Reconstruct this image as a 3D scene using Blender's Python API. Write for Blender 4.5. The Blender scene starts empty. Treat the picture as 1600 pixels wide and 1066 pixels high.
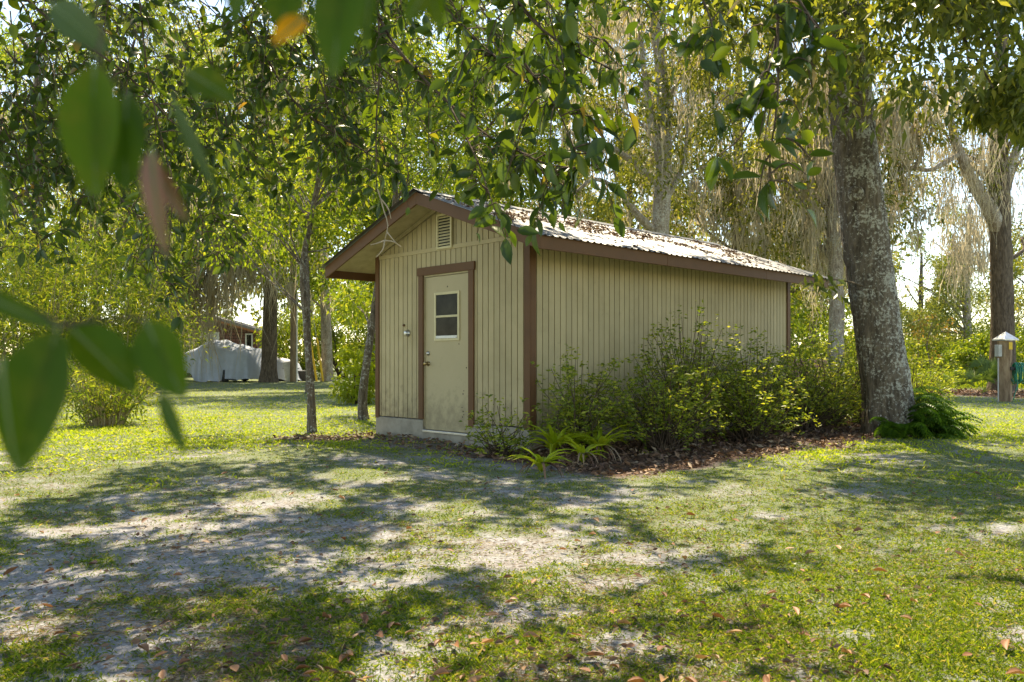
import bpy, math
import numpy as np
from mathutils import Vector, Matrix

# ------------------------------------------------------------------ camera, sky, sun, exposure
scene = bpy.context.scene
C = scene.collection
F = 1290.0            # focal length in pixels of the 1600 px wide photograph
HOR = 566.0           # row of the horizon
EYE = 1.02
cam_d = bpy.data.cameras.new('camera')
cam = bpy.data.objects.new('camera', cam_d); C.objects.link(cam)
cam.location = (0, 0, EYE); cam.rotation_euler = (math.radians(90), 0, 0)
cam_d.sensor_width = 36.0; cam_d.lens = 36.0 * F / 1600.0
cam_d.shift_y = (HOR - 533.0) / 1600.0
cam_d.clip_start = 0.05; cam_d.clip_end = 3000
cam_d.dof.use_dof = True; cam_d.dof.focus_distance = 7.5; cam_d.dof.aperture_fstop = 7.5
scene.camera = cam

SUN_EL = math.radians(58.0)
SUN_AZ = math.radians(-6.0)       # from +Y (ahead of the camera) towards +X
SD = Vector((math.sin(SUN_AZ) * math.cos(SUN_EL), math.cos(SUN_AZ) * math.cos(SUN_EL), math.sin(SUN_EL)))
world = bpy.data.worlds.new('World'); scene.world = world; world.use_nodes = True
wn = world.node_tree.nodes; wl = world.node_tree.links
bg = wn['Background']
sky = wn.new('ShaderNodeTexSky'); sky.sky_type = 'NISHITA'; sky.sun_disc = False
sky.sun_elevation = SUN_EL; sky.sun_rotation = SUN_AZ
sky.air_density = 1.0; sky.dust_density = 0.25; sky.ozone_density = 0.5
wl.new(sky.outputs['Color'], bg.inputs['Color']); bg.inputs['Strength'].default_value = 0.145
sun_d = bpy.data.lights.new('sun', 'SUN'); sun = bpy.data.objects.new('sun', sun_d); C.objects.link(sun)
sun_d.energy = 4.8; sun_d.angle = math.radians(0.53); sun_d.color = (1.0, 0.91, 0.74)
sun.rotation_euler = SD.to_track_quat('Z', 'Y').to_euler(); sun.location = (0, 0, 30)

vs = scene.view_settings
vs.view_transform = 'Standard'; vs.look = 'None'; vs.gamma = 1.0; vs.use_curve_mapping = False
vs.exposure = 1.32
vs.use_white_balance = True; vs.white_balance_temperature = 7600; vs.white_balance_tint = 10
scene.cycles.max_bounces = 7; scene.cycles.diffuse_bounces = 4; scene.cycles.glossy_bounces = 2
scene.cycles.transmission_bounces = 5; scene.cycles.transparent_max_bounces = 4
scene.cycles.use_denoising = True

rng = np.random.default_rng(11)
U = rng.uniform

# ------------------------------------------------------------------ helpers
def P(px, py, Y):
    return np.array([(px - 800.0) / F * Y, Y, EYE - (py - HOR) / F * Y])
def proj(p):
    y = np.maximum(p[:, 1], 0.05)
    return 800 + p[:, 0] / y * F, HOR - (p[:, 2] - EYE) / y * F
def unit(v):
    return v / np.maximum(np.linalg.norm(v, axis=-1, keepdims=True), 1e-9)
def rdir(n):
    return unit(rng.normal(size=(n, 3)))

def mk(name, V, Fc, mat, parent=None, smooth=False):
    V = np.asarray(V, dtype=np.float32)
    me = bpy.data.meshes.new(name)
    if isinstance(Fc, np.ndarray):
        m, k = Fc.shape
        me.vertices.add(len(V)); me.vertices.foreach_set('co', V.ravel())
        me.loops.add(m * k); me.loops.foreach_set('vertex_index', Fc.astype(np.int32).ravel())
        me.polygons.add(m)
        me.polygons.foreach_set('loop_start', np.arange(0, m * k, k, dtype=np.int32))
        if smooth: me.polygons.foreach_set('use_smooth', np.ones(m, dtype=bool))
        me.update(calc_edges=True)
    else:
        me.from_pydata([tuple(map(float, v)) for v in V], [], Fc)
        if smooth: me.polygons.foreach_set('use_smooth', np.ones(len(me.polygons), dtype=bool))
        me.update()
    if mat: me.materials.append(mat)
    o = bpy.data.objects.new(name, me); C.objects.link(o)
    if parent is not None: o.parent = parent
    return o
def share(o, parent=None, name=None):
    c = bpy.data.objects.new(name or o.data.name.split('.')[0], o.data); C.objects.link(c)
    if parent is not None: c.parent = parent
    return c
def tag(o, label=None, cat=None, group=None, kind=None):
    if label: o['label'] = label
    if cat: o['category'] = cat
    if group: o['group'] = group
    if kind: o['kind'] = kind
    return o
def empty(name, label, cat, loc=(0, 0, 0), rz=0.0, group=None):
    o = bpy.data.objects.new(name, None); C.objects.link(o)
    o.empty_display_size = 0.2
    o.location = loc; o.rotation_euler = (0, 0, rz)
    return tag(o, label, cat, group)

class MB:
    def __init__(s): s.V = []; s.F = []
    def add(s, V, Fc):
        b = len(s.V); s.V += [tuple(v) for v in V]; s.F += [tuple(i + b for i in f) for f in Fc]; return s
    def box(s, x0, x1, y0, y1, z0, z1):
        return s.add([(x0,y0,z0),(x1,y0,z0),(x1,y1,z0),(x0,y1,z0),(x0,y0,z1),(x1,y0,z1),(x1,y1,z1),(x0,y1,z1)],
                     [(0,3,2,1),(4,5,6,7),(0,1,5,4),(1,2,6,5),(2,3,7,6),(3,0,4,7)])
    def prism(s, poly, y0, y1):            # polygon in xz extruded along y
        n = len(poly)
        V = [(x, y0, z) for x, z in poly] + [(x, y1, z) for x, z in poly]
        Fc = [tuple(range(n)), tuple(range(2*n-1, n-1, -1))]
        Fc += [(i, i+n, (i+1) % n + n, (i+1) % n) for i in range(n)]
        return s.add(V, Fc)
    def lathe(s, prof, c=(0,0,0), n=14, axis='z'):
        V = []; Fc = []
        for r, h in prof:
            for k in range(n):
                a = 2*math.pi*k/n
                p = (r*math.cos(a), r*math.sin(a), h)
                if axis == 'y': p = (p[0], p[2], p[1])
                if axis == 'x': p = (p[2], p[0], p[1])
                V.append((p[0]+c[0], p[1]+c[1], p[2]+c[2]))
        for i in range(len(prof)-1):
            for k in range(n):
                Fc.append((i*n+k, i*n+(k+1) % n, (i+1)*n+(k+1) % n, (i+1)*n+k))
        Fc.append(tuple(range(n-1, -1, -1))); Fc.append(tuple(range((len(prof)-1)*n, len(prof)*n)))
        return s.add(V, Fc)
    def build(s, name, mat, parent=None, smooth=False, bevel=0):
        o = mk(name, s.V, s.F, mat, parent, smooth)
        if bevel:
            b = o.modifiers.new('bevel', 'BEVEL'); b.width = bevel; b.segments = 2; b.limit_method = 'ANGLE'
        return o

def smooth_path(pts, n):
    pts = np.asarray(pts, float)
    if len(pts) == 2:
        t = np.linspace(0, 1, n)[:, None]; return pts[0]*(1-t) + pts[1]*t
    d = np.r_[0, np.cumsum(np.linalg.norm(np.diff(pts, axis=0), axis=1))]; d /= d[-1]
    ext = np.vstack([2*pts[0]-pts[1], pts, 2*pts[-1]-pts[-2]])
    out = []
    for t in np.linspace(0, 1, n):
        i = min(max(np.searchsorted(d, t, side='right')-1, 0), len(pts)-2)
        u = (t-d[i])/max(d[i+1]-d[i], 1e-9)
        p0, p1, p2, p3 = ext[i], ext[i+1], ext[i+2], ext[i+3]
        out.append(0.5*((2*p1)+(-p0+p2)*u+(2*p0-5*p1+4*p2-p3)*u*u+(-p0+3*p1-3*p2+p3)*u**3))
    return np.array(out)
def tube_arrays(path, rad, sides=8, wob=0.0, seed=0):
    path = np.asarray(path, float); n = len(path)
    rad = np.interp(np.linspace(0, 1, n), np.linspace(0, 1, len(rad)), rad)
    tan = unit(np.gradient(path, axis=0))
    ref = np.array([0.31, 0.93, 0.17]) if abs(tan[0][2]) > .6 else np.array([0.0, 0.0, 1.0])
    s = unit(np.cross(tan, ref)); b = np.cross(tan, s)
    a = np.linspace(0, 2*np.pi, sides, endpoint=False)
    r = rad[:, None]*np.ones((1, sides))
    if wob:
        g = np.random.default_rng(seed)
        col = g.normal(0, 1, sides)
        r = r*(1+wob*(col[None, :]*.6+g.normal(0, .5, (n, sides))))
    V = path[:, None, :] + r[..., None]*(np.cos(a)[None, :, None]*s[:, None, :]+np.sin(a)[None, :, None]*b[:, None, :])
    i, k = np.meshgrid(np.arange(n-1), np.arange(sides), indexing='ij')
    Fc = np.stack([i*sides+k, i*sides+(k+1) % sides, (i+1)*sides+(k+1) % sides, (i+1)*sides+k], -1).reshape(-1, 4)
    V = V.reshape(-1, 3)
    V = np.vstack([V, path[-1] + tan[-1]*rad[-1]*.6])
    kk = np.arange(sides); base = (n-1)*sides
    cap = np.stack([base+kk, base+(kk+1) % sides, np.full(sides, len(V)-1), np.full(sides, len(V)-1)], -1)
    return V, Fc, cap
def tubes(name, items, mat, parent=None, sides=6, wob=0.0):
    VV = []; FF = []; off = 0
    for j, (path, rad) in enumerate(items):
        V, Fc, cap = tube_arrays(path, rad, sides, wob, j)
        VV.append(V); FF += [tuple(f) for f in (Fc+off).tolist()] + [(a+off, b+off, c+off) for a, b, c, _ in cap.tolist()]
        off += len(V)
    return mk(name, np.vstack(VV), FF, mat, parent, True)

# ---- leaves: each two triangles folded along the midrib (or twelve for near ones)
def leaves2(p, d, L, W, fold=0.25, droop=0.15):
    n = len(p); d = unit(d)
    s = unit(np.cross(d, rdir(n))); nn = np.cross(d, s)
    L = np.broadcast_to(L, n)[:, None]; W = np.broadcast_to(W, n)[:, None]
    up = nn*W*fold
    V = np.empty((n, 4, 3))
    V[:, 0] = p
    V[:, 1] = p + d*L*.45 + s*W*.5 + up
    V[:, 2] = p + d*L - np.array([0, 0, 1.0])*L*droop
    V[:, 3] = p + d*L*.45 - s*W*.5 + up
    b = np.arange(n)[:, None]*4
    Fc = np.concatenate([b+np.array([[0, 1, 2]]), b+np.array([[0, 2, 3]])], 0)
    return V.reshape(-1, 3), Fc
ROWS = [(.0, .0), (.14, .30), (.36, .5), (.62, .44), (.84, .22), (1.0, .0)]
def leaves12(p, d, L, W, fold=0.22, curl=0.18, side=None):
    n = len(p); d = unit(d)
    s = unit(np.cross(d, rdir(n) if side is None else side)); nn = np.cross(d, s)
    nn = np.where(nn[:, 2:3] < 0, -nn, nn)
    L = np.broadcast_to(L, n)[:, None]; W = np.broadcast_to(W, n)[:, None]
    curl = np.broadcast_to(curl, n)[:, None]
    cols = [p]; 
    for t, w in ROWS[1:-1]:
        c = p + d*L*t - nn*curl*L*t*t
        cols += [c + s*W*w + nn*W*w*fold*2, c, c - s*W*w + nn*W*w*fold*2]
    cols.append(p + d*L - nn*curl*L)
    V = np.stack(cols, 1); m = V.shape[1]
    q = [(0, 1, 2), (0, 2, 3)]
    for r in range(3):
        a = 1+3*r; e = a+3
        q += [(a, e, e+1), (a, e+1, a+1), (a+1, e+1, e+2), (a+1, e+2, a+2)]
    q += [(10, 13, 11), (11, 13, 12)]
    b = np.arange(n)[:, None, None]*m
    Fc = (b+np.array(q)[None]).reshape(-1, 3)
    return V.reshape(-1, 3), Fc

# ---- value noise
_lat = np.random.default_rng(3).random((256, 256))
def vnoise(x, y):
    xi = np.floor(x).astype(int); yi = np.floor(y).astype(int); u = x-xi; v = y-yi
    u = u*u*(3-2*u); v = v*v*(3-2*v)
    g = lambda i, j: _lat[i & 255, j & 255]
    return (g(xi, yi)*(1-u)+g(xi+1, yi)*u)*(1-v)+(g(xi, yi+1)*(1-u)+g(xi+1, yi+1)*u)*v
def fbm(x, y, o=4):
    s = 0; a = .5; t = 0
    for k in range(o):
        s = s+a*vnoise(x*2**k+17*k, y*2**k+5*k); t += a; a *= .55
    return s/t
def sstep(a, b, x):
    t = np.clip((x-a)/(b-a), 0, 1); return t*t*(3-2*t)

# ------------------------------------------------------------------ materials
def newmat(name):
    m = bpy.data.materials.new(name); m.use_nodes = True
    return m, m.node_tree.nodes, m.node_tree.links, m.node_tree.nodes['Principled BSDF']
def ramp(nd, stops, interp='LINEAR'):
    r = nd.new('ShaderNodeValToRGB'); e = r.color_ramp; e.interpolation = interp
    while len(e.elements) < len(stops): e.elements.new(.5)
    for el, (p, c) in zip(e.elements, stops):
        el.position = p; el.color = (*c, 1) if len(c) == 3 else c
    return r
def noise(nd, lk, scale, detail=4, rough=.55, vec=None, dist=0.0):
    n = nd.new('ShaderNodeTexNoise'); n.inputs['Scale'].default_value = scale
    n.inputs['Detail'].default_value = detail; n.inputs['Roughness'].default_value = rough
    n.inputs['Distortion'].default_value = dist
    if vec is not None: lk.new(vec, n.inputs['Vector'])
    return n
def leafmat(name, stops, trans=.42, rough=.45, spec=.35, tboost=1.35, blotch=None):
    stops = [(t, (c[0]*1.02, c[1]*1.05, c[2]*.52) if c[1] > c[0]*.96 and c[1] > c[2]*1.5 else c) for t, c in stops]
    m, nd, lk, bs = newmat(name)
    geo = nd.new('ShaderNodeNewGeometry')
    oi = nd.new('ShaderNodeObjectInfo')
    ad = nd.new('ShaderNodeMath'); ad.operation = 'ADD'; lk.new(geo.outputs['Random Per Island'], ad.inputs[0]); lk.new(oi.outputs['Random'], ad.inputs[1])
    fr_ = nd.new('ShaderNodeMath'); fr_.operation = 'FRACT'; lk.new(ad.outputs[0], fr_.inputs[0])
    r = ramp(nd, stops); lk.new(fr_.outputs[0], r.inputs['Fac'])
    lc = r.outputs['Color']
    if blotch:
        tc = nd.new('ShaderNodeTexCoord'); nb_ = noise(nd, lk, 70, 4, .65, tc.outputs['Object'])
        rb = ramp(nd, [(.45, (0, 0, 0)), (.72, (.75,)*3)]); lk.new(nb_.outputs['Fac'], rb.inputs['Fac'])
        mb2 = nd.new('ShaderNodeMix'); mb2.data_type = 'RGBA'; lk.new(rb.outputs['Color'], mb2.inputs['Factor']); lk.new(lc, mb2.inputs[6]); mb2.inputs[7].default_value = (*blotch, 1); lc = mb2.outputs[2]
    lk.new(lc, bs.inputs['Base Color'])
    bs.inputs['Roughness'].default_value = rough; bs.inputs['Specular IOR Level'].default_value = spec
    tr = nd.new('ShaderNodeBsdfTranslucent')
    mul = nd.new('ShaderNodeMix'); mul.data_type = 'RGBA'; mul.blend_type = 'MULTIPLY'
    mul.inputs['Factor'].default_value = 1.0
    lk.new(lc, mul.inputs[6]); mul.inputs[7].default_value = (1.25*tboost, 1.15*tboost, (.55 if name != 'spanish_moss' else .95)*tboost, 1)
    lk.new(mul.outputs[2], tr.inputs['Color'])
    mx = nd.new('ShaderNodeMixShader'); mx.inputs['Fac'].default_value = trans
    lk.new(bs.outputs['BSDF'], mx.inputs[1]); lk.new(tr.outputs['BSDF'], mx.inputs[2])
    lk.new(mx.outputs['Shader'], nd['Material Output'].inputs['Surface'])
    return m
def barkmat(name, dark, light, scale=9, lichen=None, lam=.55, bump=.7, side=0.0):
    m, nd, lk, bs = newmat(name)
    tc = nd.new('ShaderNodeTexCoord'); mp = nd.new('ShaderNodeMapping')
    mp.inputs['Scale'].default_value = (1, 1, .28); lk.new(tc.outputs['Object'], mp.inputs['Vector'])
    n1 = noise(nd, lk, scale*1.6, 6, .65, mp.outputs['Vector'], .6)
    r = ramp(nd, [(.32, dark), (.68, light)]); lk.new(n1.outputs['Fac'], r.inputs['Fac'])
    col = r.outputs['Color']
    if lichen:
        n2 = noise(nd, lk, 24, 5, .75, tc.outputs['Object']); n3 = noise(nd, lk, 3.2, 3, .6, tc.outputs['Object'])
        ad = nd.new('ShaderNodeMath'); ad.operation = 'MULTIPLY_ADD'
        lk.new(n3.outputs['Fac'], ad.inputs[0]); ad.inputs[1].default_value = .45; lk.new(n2.outputs['Fac'], ad.inputs[2])
        if side:
            sx = nd.new('ShaderNodeSeparateXYZ'); lk.new(tc.outputs['Object'], sx.inputs[0])
            s1 = nd.new('ShaderNodeMath'); s1.operation = 'MULTIPLY_ADD'; lk.new(sx.outputs['Z'], s1.inputs[0]); s1.inputs[1].default_value = .12; lk.new(sx.outputs['X'], s1.inputs[2])
            s2 = nd.new('ShaderNodeMath'); s2.operation = 'MULTIPLY_ADD'; lk.new(s1.outputs[0], s2.inputs[0]); s2.inputs[1].default_value = side; lk.new(ad.outputs[0], s2.inputs[2]); ad = s2
        rr = ramp(nd, [(lam+.17, (0, 0, 0)), (lam+.24, (1, 1, 1))]); lk.new(ad.outputs[0], rr.inputs['Fac'])
        mx = nd.new('ShaderNodeMix'); mx.data_type = 'RGBA'
        lk.new(rr.outputs['Color'], mx.inputs['Factor']); lk.new(col, mx.inputs[6]); mx.inputs[7].default_value = (*lichen, 1)
        col = mx.outputs[2]
    lk.new(col, bs.inputs['Base Color']); bs.inputs['Roughness'].default_value = .9
    bs.inputs['Specular IOR Level'].default_value = .15
    vo = nd.new('ShaderNodeTexVoronoi'); vo.inputs['Scale'].default_value = scale*2.2; lk.new(mp.outputs['Vector'], vo.inputs['Vector'])
    md = nd.new('ShaderNodeMath'); md.operation = 'ADD'; lk.new(n1.outputs['Fac'], md.inputs[0]); lk.new(vo.outputs['Distance'], md.inputs[1])
    bp = nd.new('ShaderNodeBump'); bp.inputs['Strength'].default_value = bump; bp.inputs['Distance'].default_value = .04
    lk.new(md.outputs[0], bp.inputs['Height']); lk.new(bp.outputs['Normal'], bs.inputs['Normal'])
    return m
def paint(name, col, dirt, rough=.6, dscale=3.0, damt=.5, grain=True, speck=None, splash=0.0):
    m, nd, lk, bs = newmat(name)
    tc = nd.new('ShaderNodeTexCoord'); geo = nd.new('ShaderNodeNewGeometry'); pos = geo.outputs['Position']
    n1 = noise(nd, lk, dscale, 6, .62, pos)
    r = ramp(nd, [(.42, (0, 0, 0)), (.80, (damt,)*3)]); lk.new(n1.outputs['Fac'], r.inputs['Fac'])
    mx = nd.new('ShaderNodeMix'); mx.data_type = 'RGBA'; lk.new(r.outputs['Color'], mx.inputs['Factor'])
    mx.inputs[6].default_value = (*col, 1); mx.inputs[7].default_value = (*dirt, 1)
    out = mx.outputs[2]
    if splash:                                  # mud splashed up from the ground, mildew spots
        sx = nd.new('ShaderNodeSeparateXYZ'); lk.new(pos, sx.inputs[0])
        mz = nd.new('ShaderNodeMapRange'); lk.new(sx.outputs['Z'], mz.inputs['Value']); mz.inputs['From Min'].default_value = .22; mz.inputs['From Max'].default_value = .85; mz.inputs['To Min'].default_value = .30; mz.inputs['To Max'].default_value = 0
        n5 = noise(nd, lk, 9, 6, .7, pos); a5 = nd.new('ShaderNodeMath'); a5.operation = 'ADD'; lk.new(n5.outputs['Fac'], a5.inputs[0]); lk.new(mz.outputs['Result'], a5.inputs[1])
        r5 = ramp(nd, [(.60, (0, 0, 0)), (.86, (splash,)*3)]); lk.new(a5.outputs[0], r5.inputs['Fac'])
        m5 = nd.new('ShaderNodeMix'); m5.data_type = 'RGBA'; lk.new(r5.outputs['Color'], m5.inputs['Factor']); lk.new(out, m5.inputs[6]); m5.inputs[7].default_value = (.17, .135, .085, 1); out = m5.outputs[2]
    oi = nd.new('ShaderNodeObjectInfo'); hs = nd.new('ShaderNodeHueSaturation')
    mr = nd.new('ShaderNodeMapRange'); lk.new(oi.outputs['Random'], mr.inputs['Value'])
    mr.inputs['To Min'].default_value = .93; mr.inputs['To Max'].default_value = 1.06
    lk.new(mr.outputs['Result'], hs.inputs['Value']); lk.new(out, hs.inputs['Color']); out = hs.outputs['Color']
    if speck:
        n4 = noise(nd, lk, 38, 3, .6, pos)
        r4 = ramp(nd, [(.70, (0, 0, 0)), (.74, (1, 1, 1))]); lk.new(n4.outputs['Fac'], r4.inputs['Fac'])
        m4 = nd.new('ShaderNodeMix'); m4.data_type = 'RGBA'; lk.new(r4.outputs['Color'], m4.inputs['Factor'])
        lk.new(out, m4.inputs[6]); m4.inputs[7].default_value = (*speck, 1); out = m4.outputs[2]
    lk.new(out, bs.inputs['Base Color']); bs.inputs['Roughness'].default_value = rough
    bs.inputs['Specular IOR Level'].default_value = .3
    if grain:
        mp = nd.new('ShaderNodeMapping'); mp.inputs['Scale'].default_value = (60, 60, 4); lk.new(pos, mp.inputs['Vector'])
        n2 = noise(nd, lk, 1.5, 4, .6, mp.outputs['Vector'])
        bp = nd.new('ShaderNodeBump'); bp.inputs['Strength'].default_value = .35; bp.inputs['Distance'].default_value = .004
        lk.new(n2.outputs['Fac'], bp.inputs['Height']); lk.new(bp.outputs['Normal'], bs.inputs['Normal'])
    return m
def plain(name, col, rough=.5, metal=0.0, spec=.4, var=.15, vscale=8):
    m, nd, lk, bs = newmat(name)
    tc = nd.new('ShaderNodeTexCoord'); n = noise(nd, lk, vscale, 5, .6, tc.outputs['Object'])
    r = ramp(nd, [(.3, tuple(c*(1-var) for c in col)), (.7, tuple(min(1, c*(1+var)) for c in col))])
    lk.new(n.outputs['Fac'], r.inputs['Fac']); lk.new(r.outputs['Color'], bs.inputs['Base Color'])
    bs.inputs['Roughness'].default_value = rough; bs.inputs['Metallic'].default_value = metal
    bs.inputs['Specular IOR Level'].default_value = spec
    return m

M = {}
M['siding'] = paint('siding_paint', (.49, .405, .235), (.30, .24, .125), .62, 2.2, .5, splash=.65)
M['groove'] = plain('groove_shadow_board', (.05, .037, .022), .9)  # dark brown stands in for shade inside the siding grooves; door chips reuse it
M['trim'] = paint('brown_trim_paint', (.145, .068, .028), (.08, .04, .018), .6, 4, .5)
M['soffit'] = paint('soffit_paint', (.47, .40, .25), (.22, .17, .09), .65, 6, .7)
M['door'] = paint('door_paint', (.49, .41, .245), (.38, .315, .18), .5, 1.6, .4, grain=False, splash=.5)
M['cream'] = paint('cream_frame_paint', (.70, .62, .38), (.45, .38, .20), .5, 7, .6, grain=False)
M['concrete'] = paint('concrete', (.36, .325, .26), (.15, .13, .095), .85, 5, .9, grain=False, speck=(.12, .1, .07))
M['white'] = plain('white_paint', (.78, .77, .73), .5)
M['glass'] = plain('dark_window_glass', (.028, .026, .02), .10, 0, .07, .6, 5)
M['brass'] = plain('aged_brass', (.35, .26, .13), .35, .9)
M['steel'] = plain('dull_steel', (.55, .54, .52), .35, .9)
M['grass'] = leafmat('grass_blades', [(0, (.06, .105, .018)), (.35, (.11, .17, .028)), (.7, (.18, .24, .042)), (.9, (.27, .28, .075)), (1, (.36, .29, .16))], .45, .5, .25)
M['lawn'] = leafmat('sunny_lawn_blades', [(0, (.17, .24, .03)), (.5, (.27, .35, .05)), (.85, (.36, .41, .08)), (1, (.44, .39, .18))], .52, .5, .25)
M['meadow'] = leafmat('meadow_blades', [(0, (.12, .18, .03)), (.6, (.20, .27, .05)), (1, (.30, .30, .10))], .45, .5, .25)
M['litter'] = leafmat('leaf_litter', [(0, (.085, .045, .03)), (.4, (.16, .088, .055)), (.75, (.24, .145, .09)), (1, (.36, .27, .18))], .12, .6, .3, 1.0)
M['fallen'] = leafmat('fallen_leaf_brown', [(0, (.20, .09, .045)), (.5, (.28, .13, .06)), (1, (.33, .2, .1))], .15, .5, .35, 1.0)
M['front'] = leafmat('dark_glossy_leaf', [(0, (.026, .052, .014)), (.45, (.045, .08, .018)), (.8, (.072, .118, .022)), (.985, (.13, .17, .03)), (1, (.38, .22, .05))], .42, .32, .45, 1.5)
M['near'] = leafmat('near_leaf_green', [(0, (.04, .08, .006)), (1, (.07, .125, .009))], .5, .48, .16, 1.9, (.13, .14, .012))
M['near_dark'] = leafmat('near_leaf_dark', [(0, (.034, .075, .008)), (1, (.05, .10, .012))], .46, .48, .16, 1.9, (.085, .12, .012))
M['near_blue'] = leafmat('near_leaf_grey_green', [(0, (.07, .11, .045)), (1, (.09, .14, .06))], .3, .4, .3, 1.2)
M['near_orange'] = leafmat('near_leaf_orange', [(0, (.75, .30, .008)), (1, (.8, .36, .01))], .5, .5, .2, 1.3)
M['near_brown'] = leafmat('near_leaf_brown', [(0, (.26, .13, .08)), (1, (.32, .17, .11))], .25, .5, .3, 1.0)
M['rib'] = plain('leaf_midrib', (.13, .18, .05), .5)
M['laurel'] = leafmat('laurel_leaf', [(0, (.055, .08, .04)), (.4, (.105, .135, .055)), (.75, (.17, .195, .075)), (1, (.30, .29, .12))], .45, .36, .45, 1.6)
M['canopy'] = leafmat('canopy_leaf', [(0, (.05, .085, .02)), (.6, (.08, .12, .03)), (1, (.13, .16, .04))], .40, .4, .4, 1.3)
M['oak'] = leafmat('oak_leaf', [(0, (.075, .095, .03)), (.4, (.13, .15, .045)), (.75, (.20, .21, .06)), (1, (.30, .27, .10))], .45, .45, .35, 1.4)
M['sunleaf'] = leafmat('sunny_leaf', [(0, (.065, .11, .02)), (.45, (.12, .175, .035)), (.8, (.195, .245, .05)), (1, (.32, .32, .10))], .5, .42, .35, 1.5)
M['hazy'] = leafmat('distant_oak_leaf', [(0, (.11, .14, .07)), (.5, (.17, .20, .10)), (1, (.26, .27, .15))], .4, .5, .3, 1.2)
M['bamboo'] = leafmat('bamboo_leaf', [(0, (.075, .13, .03)), (.5, (.135, .19, .045)), (1, (.28, .29, .10))], .45, .45, .3, 1.4)
M['azalea'] = leafmat('azalea_leaf', [(0, (.085, .13, .03)), (.4, (.15, .20, .045)), (.8, (.26, .29, .075)), (1, (.40, .39, .13))], .47, .40, .4, 1.6)
M['yshrub'] = leafmat('bright_shrub_leaf', [(0, (.20, .26, .03)), (1, (.34, .38, .06))], .5, .4, .3, 1.4)
M['fern'] = leafmat('fern_leaf', [(0, (.05, .115, .025)), (.7, (.09, .18, .035)), (1, (.14, .24, .05))], .4, .45, .35, 1.3)
M['brom'] = leafmat('bromeliad_leaf', [(0, (.27, .36, .04)), (1, (.44, .49, .07))], .42, .35, .4, 1.2)
M['moss'] = leafmat('spanish_moss', [(0, (.30, .275, .215)), (.5, (.47, .43, .335)), (1, (.64, .59, .47))], .5, .9, .05, 1.0)
M['rust'] = leafmat('rust_leaf', [(0, (.17, .15, .03)), (1, (.30, .17, .05))], .4, .45, .3, 1.2)
M['palm'] = leafmat('palmetto_leaf', [(0, (.08, .14, .06)), (1, (.15, .22, .10))], .3, .4, .4, 1.2)
M['bark'] = barkmat('oak_bark', (.055, .042, .03), (.21, .165, .12), 9)
M['lichen_bark'] = barkmat('lichen_bark', (.06, .048, .036), (.22, .18, .135), 8, (.44, .43, .37), .575, 1.0, .16)
M['pale_bark'] = barkmat('pale_bark', (.16, .125, .09), (.42, .36, .29), 9, (.5, .48, .42), .58)
M['red_bark'] = barkmat('sapling_bark', (.075, .06, .045), (.22, .18, .14), 14, (.40, .40, .36), .60)
M['sapbark'] = M['red_bark']
M['twig'] = barkmat('twig_bark', (.05, .035, .025), (.15, .11, .075), 20, bump=.2)
M['stem'] = plain('dry_stem', (.36, .30, .18), .7, 0, .2, .4, 6)

# ------------------------------------------------------------------ the ground
def gz(x, y):
    x = np.asarray(x, float); y = np.asarray(y, float)
    z = (fbm(x*.35+40, y*.35+9, 3)-.5)*.10*sstep(40, 5, np.hypot(x, y-8)) + (fbm(x*2.1, y*2.1, 3)-.5)*.035*sstep(30, 4, y)
    z = z + .10*np.exp(-(((x-3.4)/.35)**2+((y-10.3)/.3)**2))          # ant mound by the bed
    z = z - .05*sstep(8, 3, y)
    return z
def masks(x, y):
    """grass cover 0..1 and litter cover 0..1 on the ground"""
    n1 = fbm(x*.55+3, y*.55+8, 4); n2 = fbm(x*2.3+30, y*2.3+11, 4); n3 = fbm(x*.16, y*.16+77, 2)
    n4 = fbm(x*6.5+3, y*6.5+71, 3)
    n = n1*.28+n2*.40+n4*.32
    bias = .092 + .055*sstep(-.5, 3.0, x-(y-3)*.10) + .09*sstep(9, 14, y)*sstep(1, -2, x) + .06*sstep(10, 14, y)
    bias = bias - .055*np.exp(-(((x+1.1)/1.9)**2+((y-5.6)/2.2)**2)) - .06*np.exp(-(((x+1.6)/1.4)**2+((y-3.5)/1.3)**2))
    g = sstep(.44, .625, n+bias)
    # bed along the shed side and front corner: distance from shed line
    lx = (x+.852)*.693-(y-10.6)*.721; ly = (x+.852)*.721+(y-10.6)*.693
    d = np.maximum(np.maximum(lx-1.525, -ly), np.maximum(-1.525-lx, ly-6.1))
    edge = .25*(n2-.5)*4
    side = sstep(2.45, 1.9, lx-1.525+edge)*sstep(-1.3, -.7, ly+edge*.6)*sstep(1.0, 1.35, lx+.3*edge)*sstep(8.5, 7.5, ly)
    front = sstep(1.25, .45, -ly+edge)*sstep(-2.6, -1.6, lx)*sstep(2.2, 1.5, lx)*(ly < .2)
    mulch = np.exp(-(((x-16.6)/3.6)**2+((y-26.0)/5.0)**2)*1.6)
    lit = np.clip(np.maximum(np.maximum(side, front*.55), sstep(.22, .4, mulch+.25*(n2-.5))), 0, 1)
    sap = np.exp(-(((x+2.6)/1.0)**2+((y-11.2)/.8)**2))
    lit = np.maximum(lit, sstep(.4, .8, sap+.8*(n2-.5))*.7)
    return g*(1-lit), lit
def axis(lo, hi, a, b, step, grow=1.12):
    mid = list(np.arange(a, b+1e-6, step)); s = step; v = b
    while v < hi: s *= grow; v += s; mid.append(v)
    s = step; v = a
    while v > lo: s *= grow; v -= s; mid.insert(0, v)
    return np.array(mid)
gx = axis(-700, 700, -7, 7, .105); gy = axis(-60, 1500, 1.5, 15, .105)
GX, GY = np.meshgrid(gx, gy, indexing='ij')
V = np.stack([GX, GY, gz(GX, GY)], -1).reshape(-1, 3)
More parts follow.
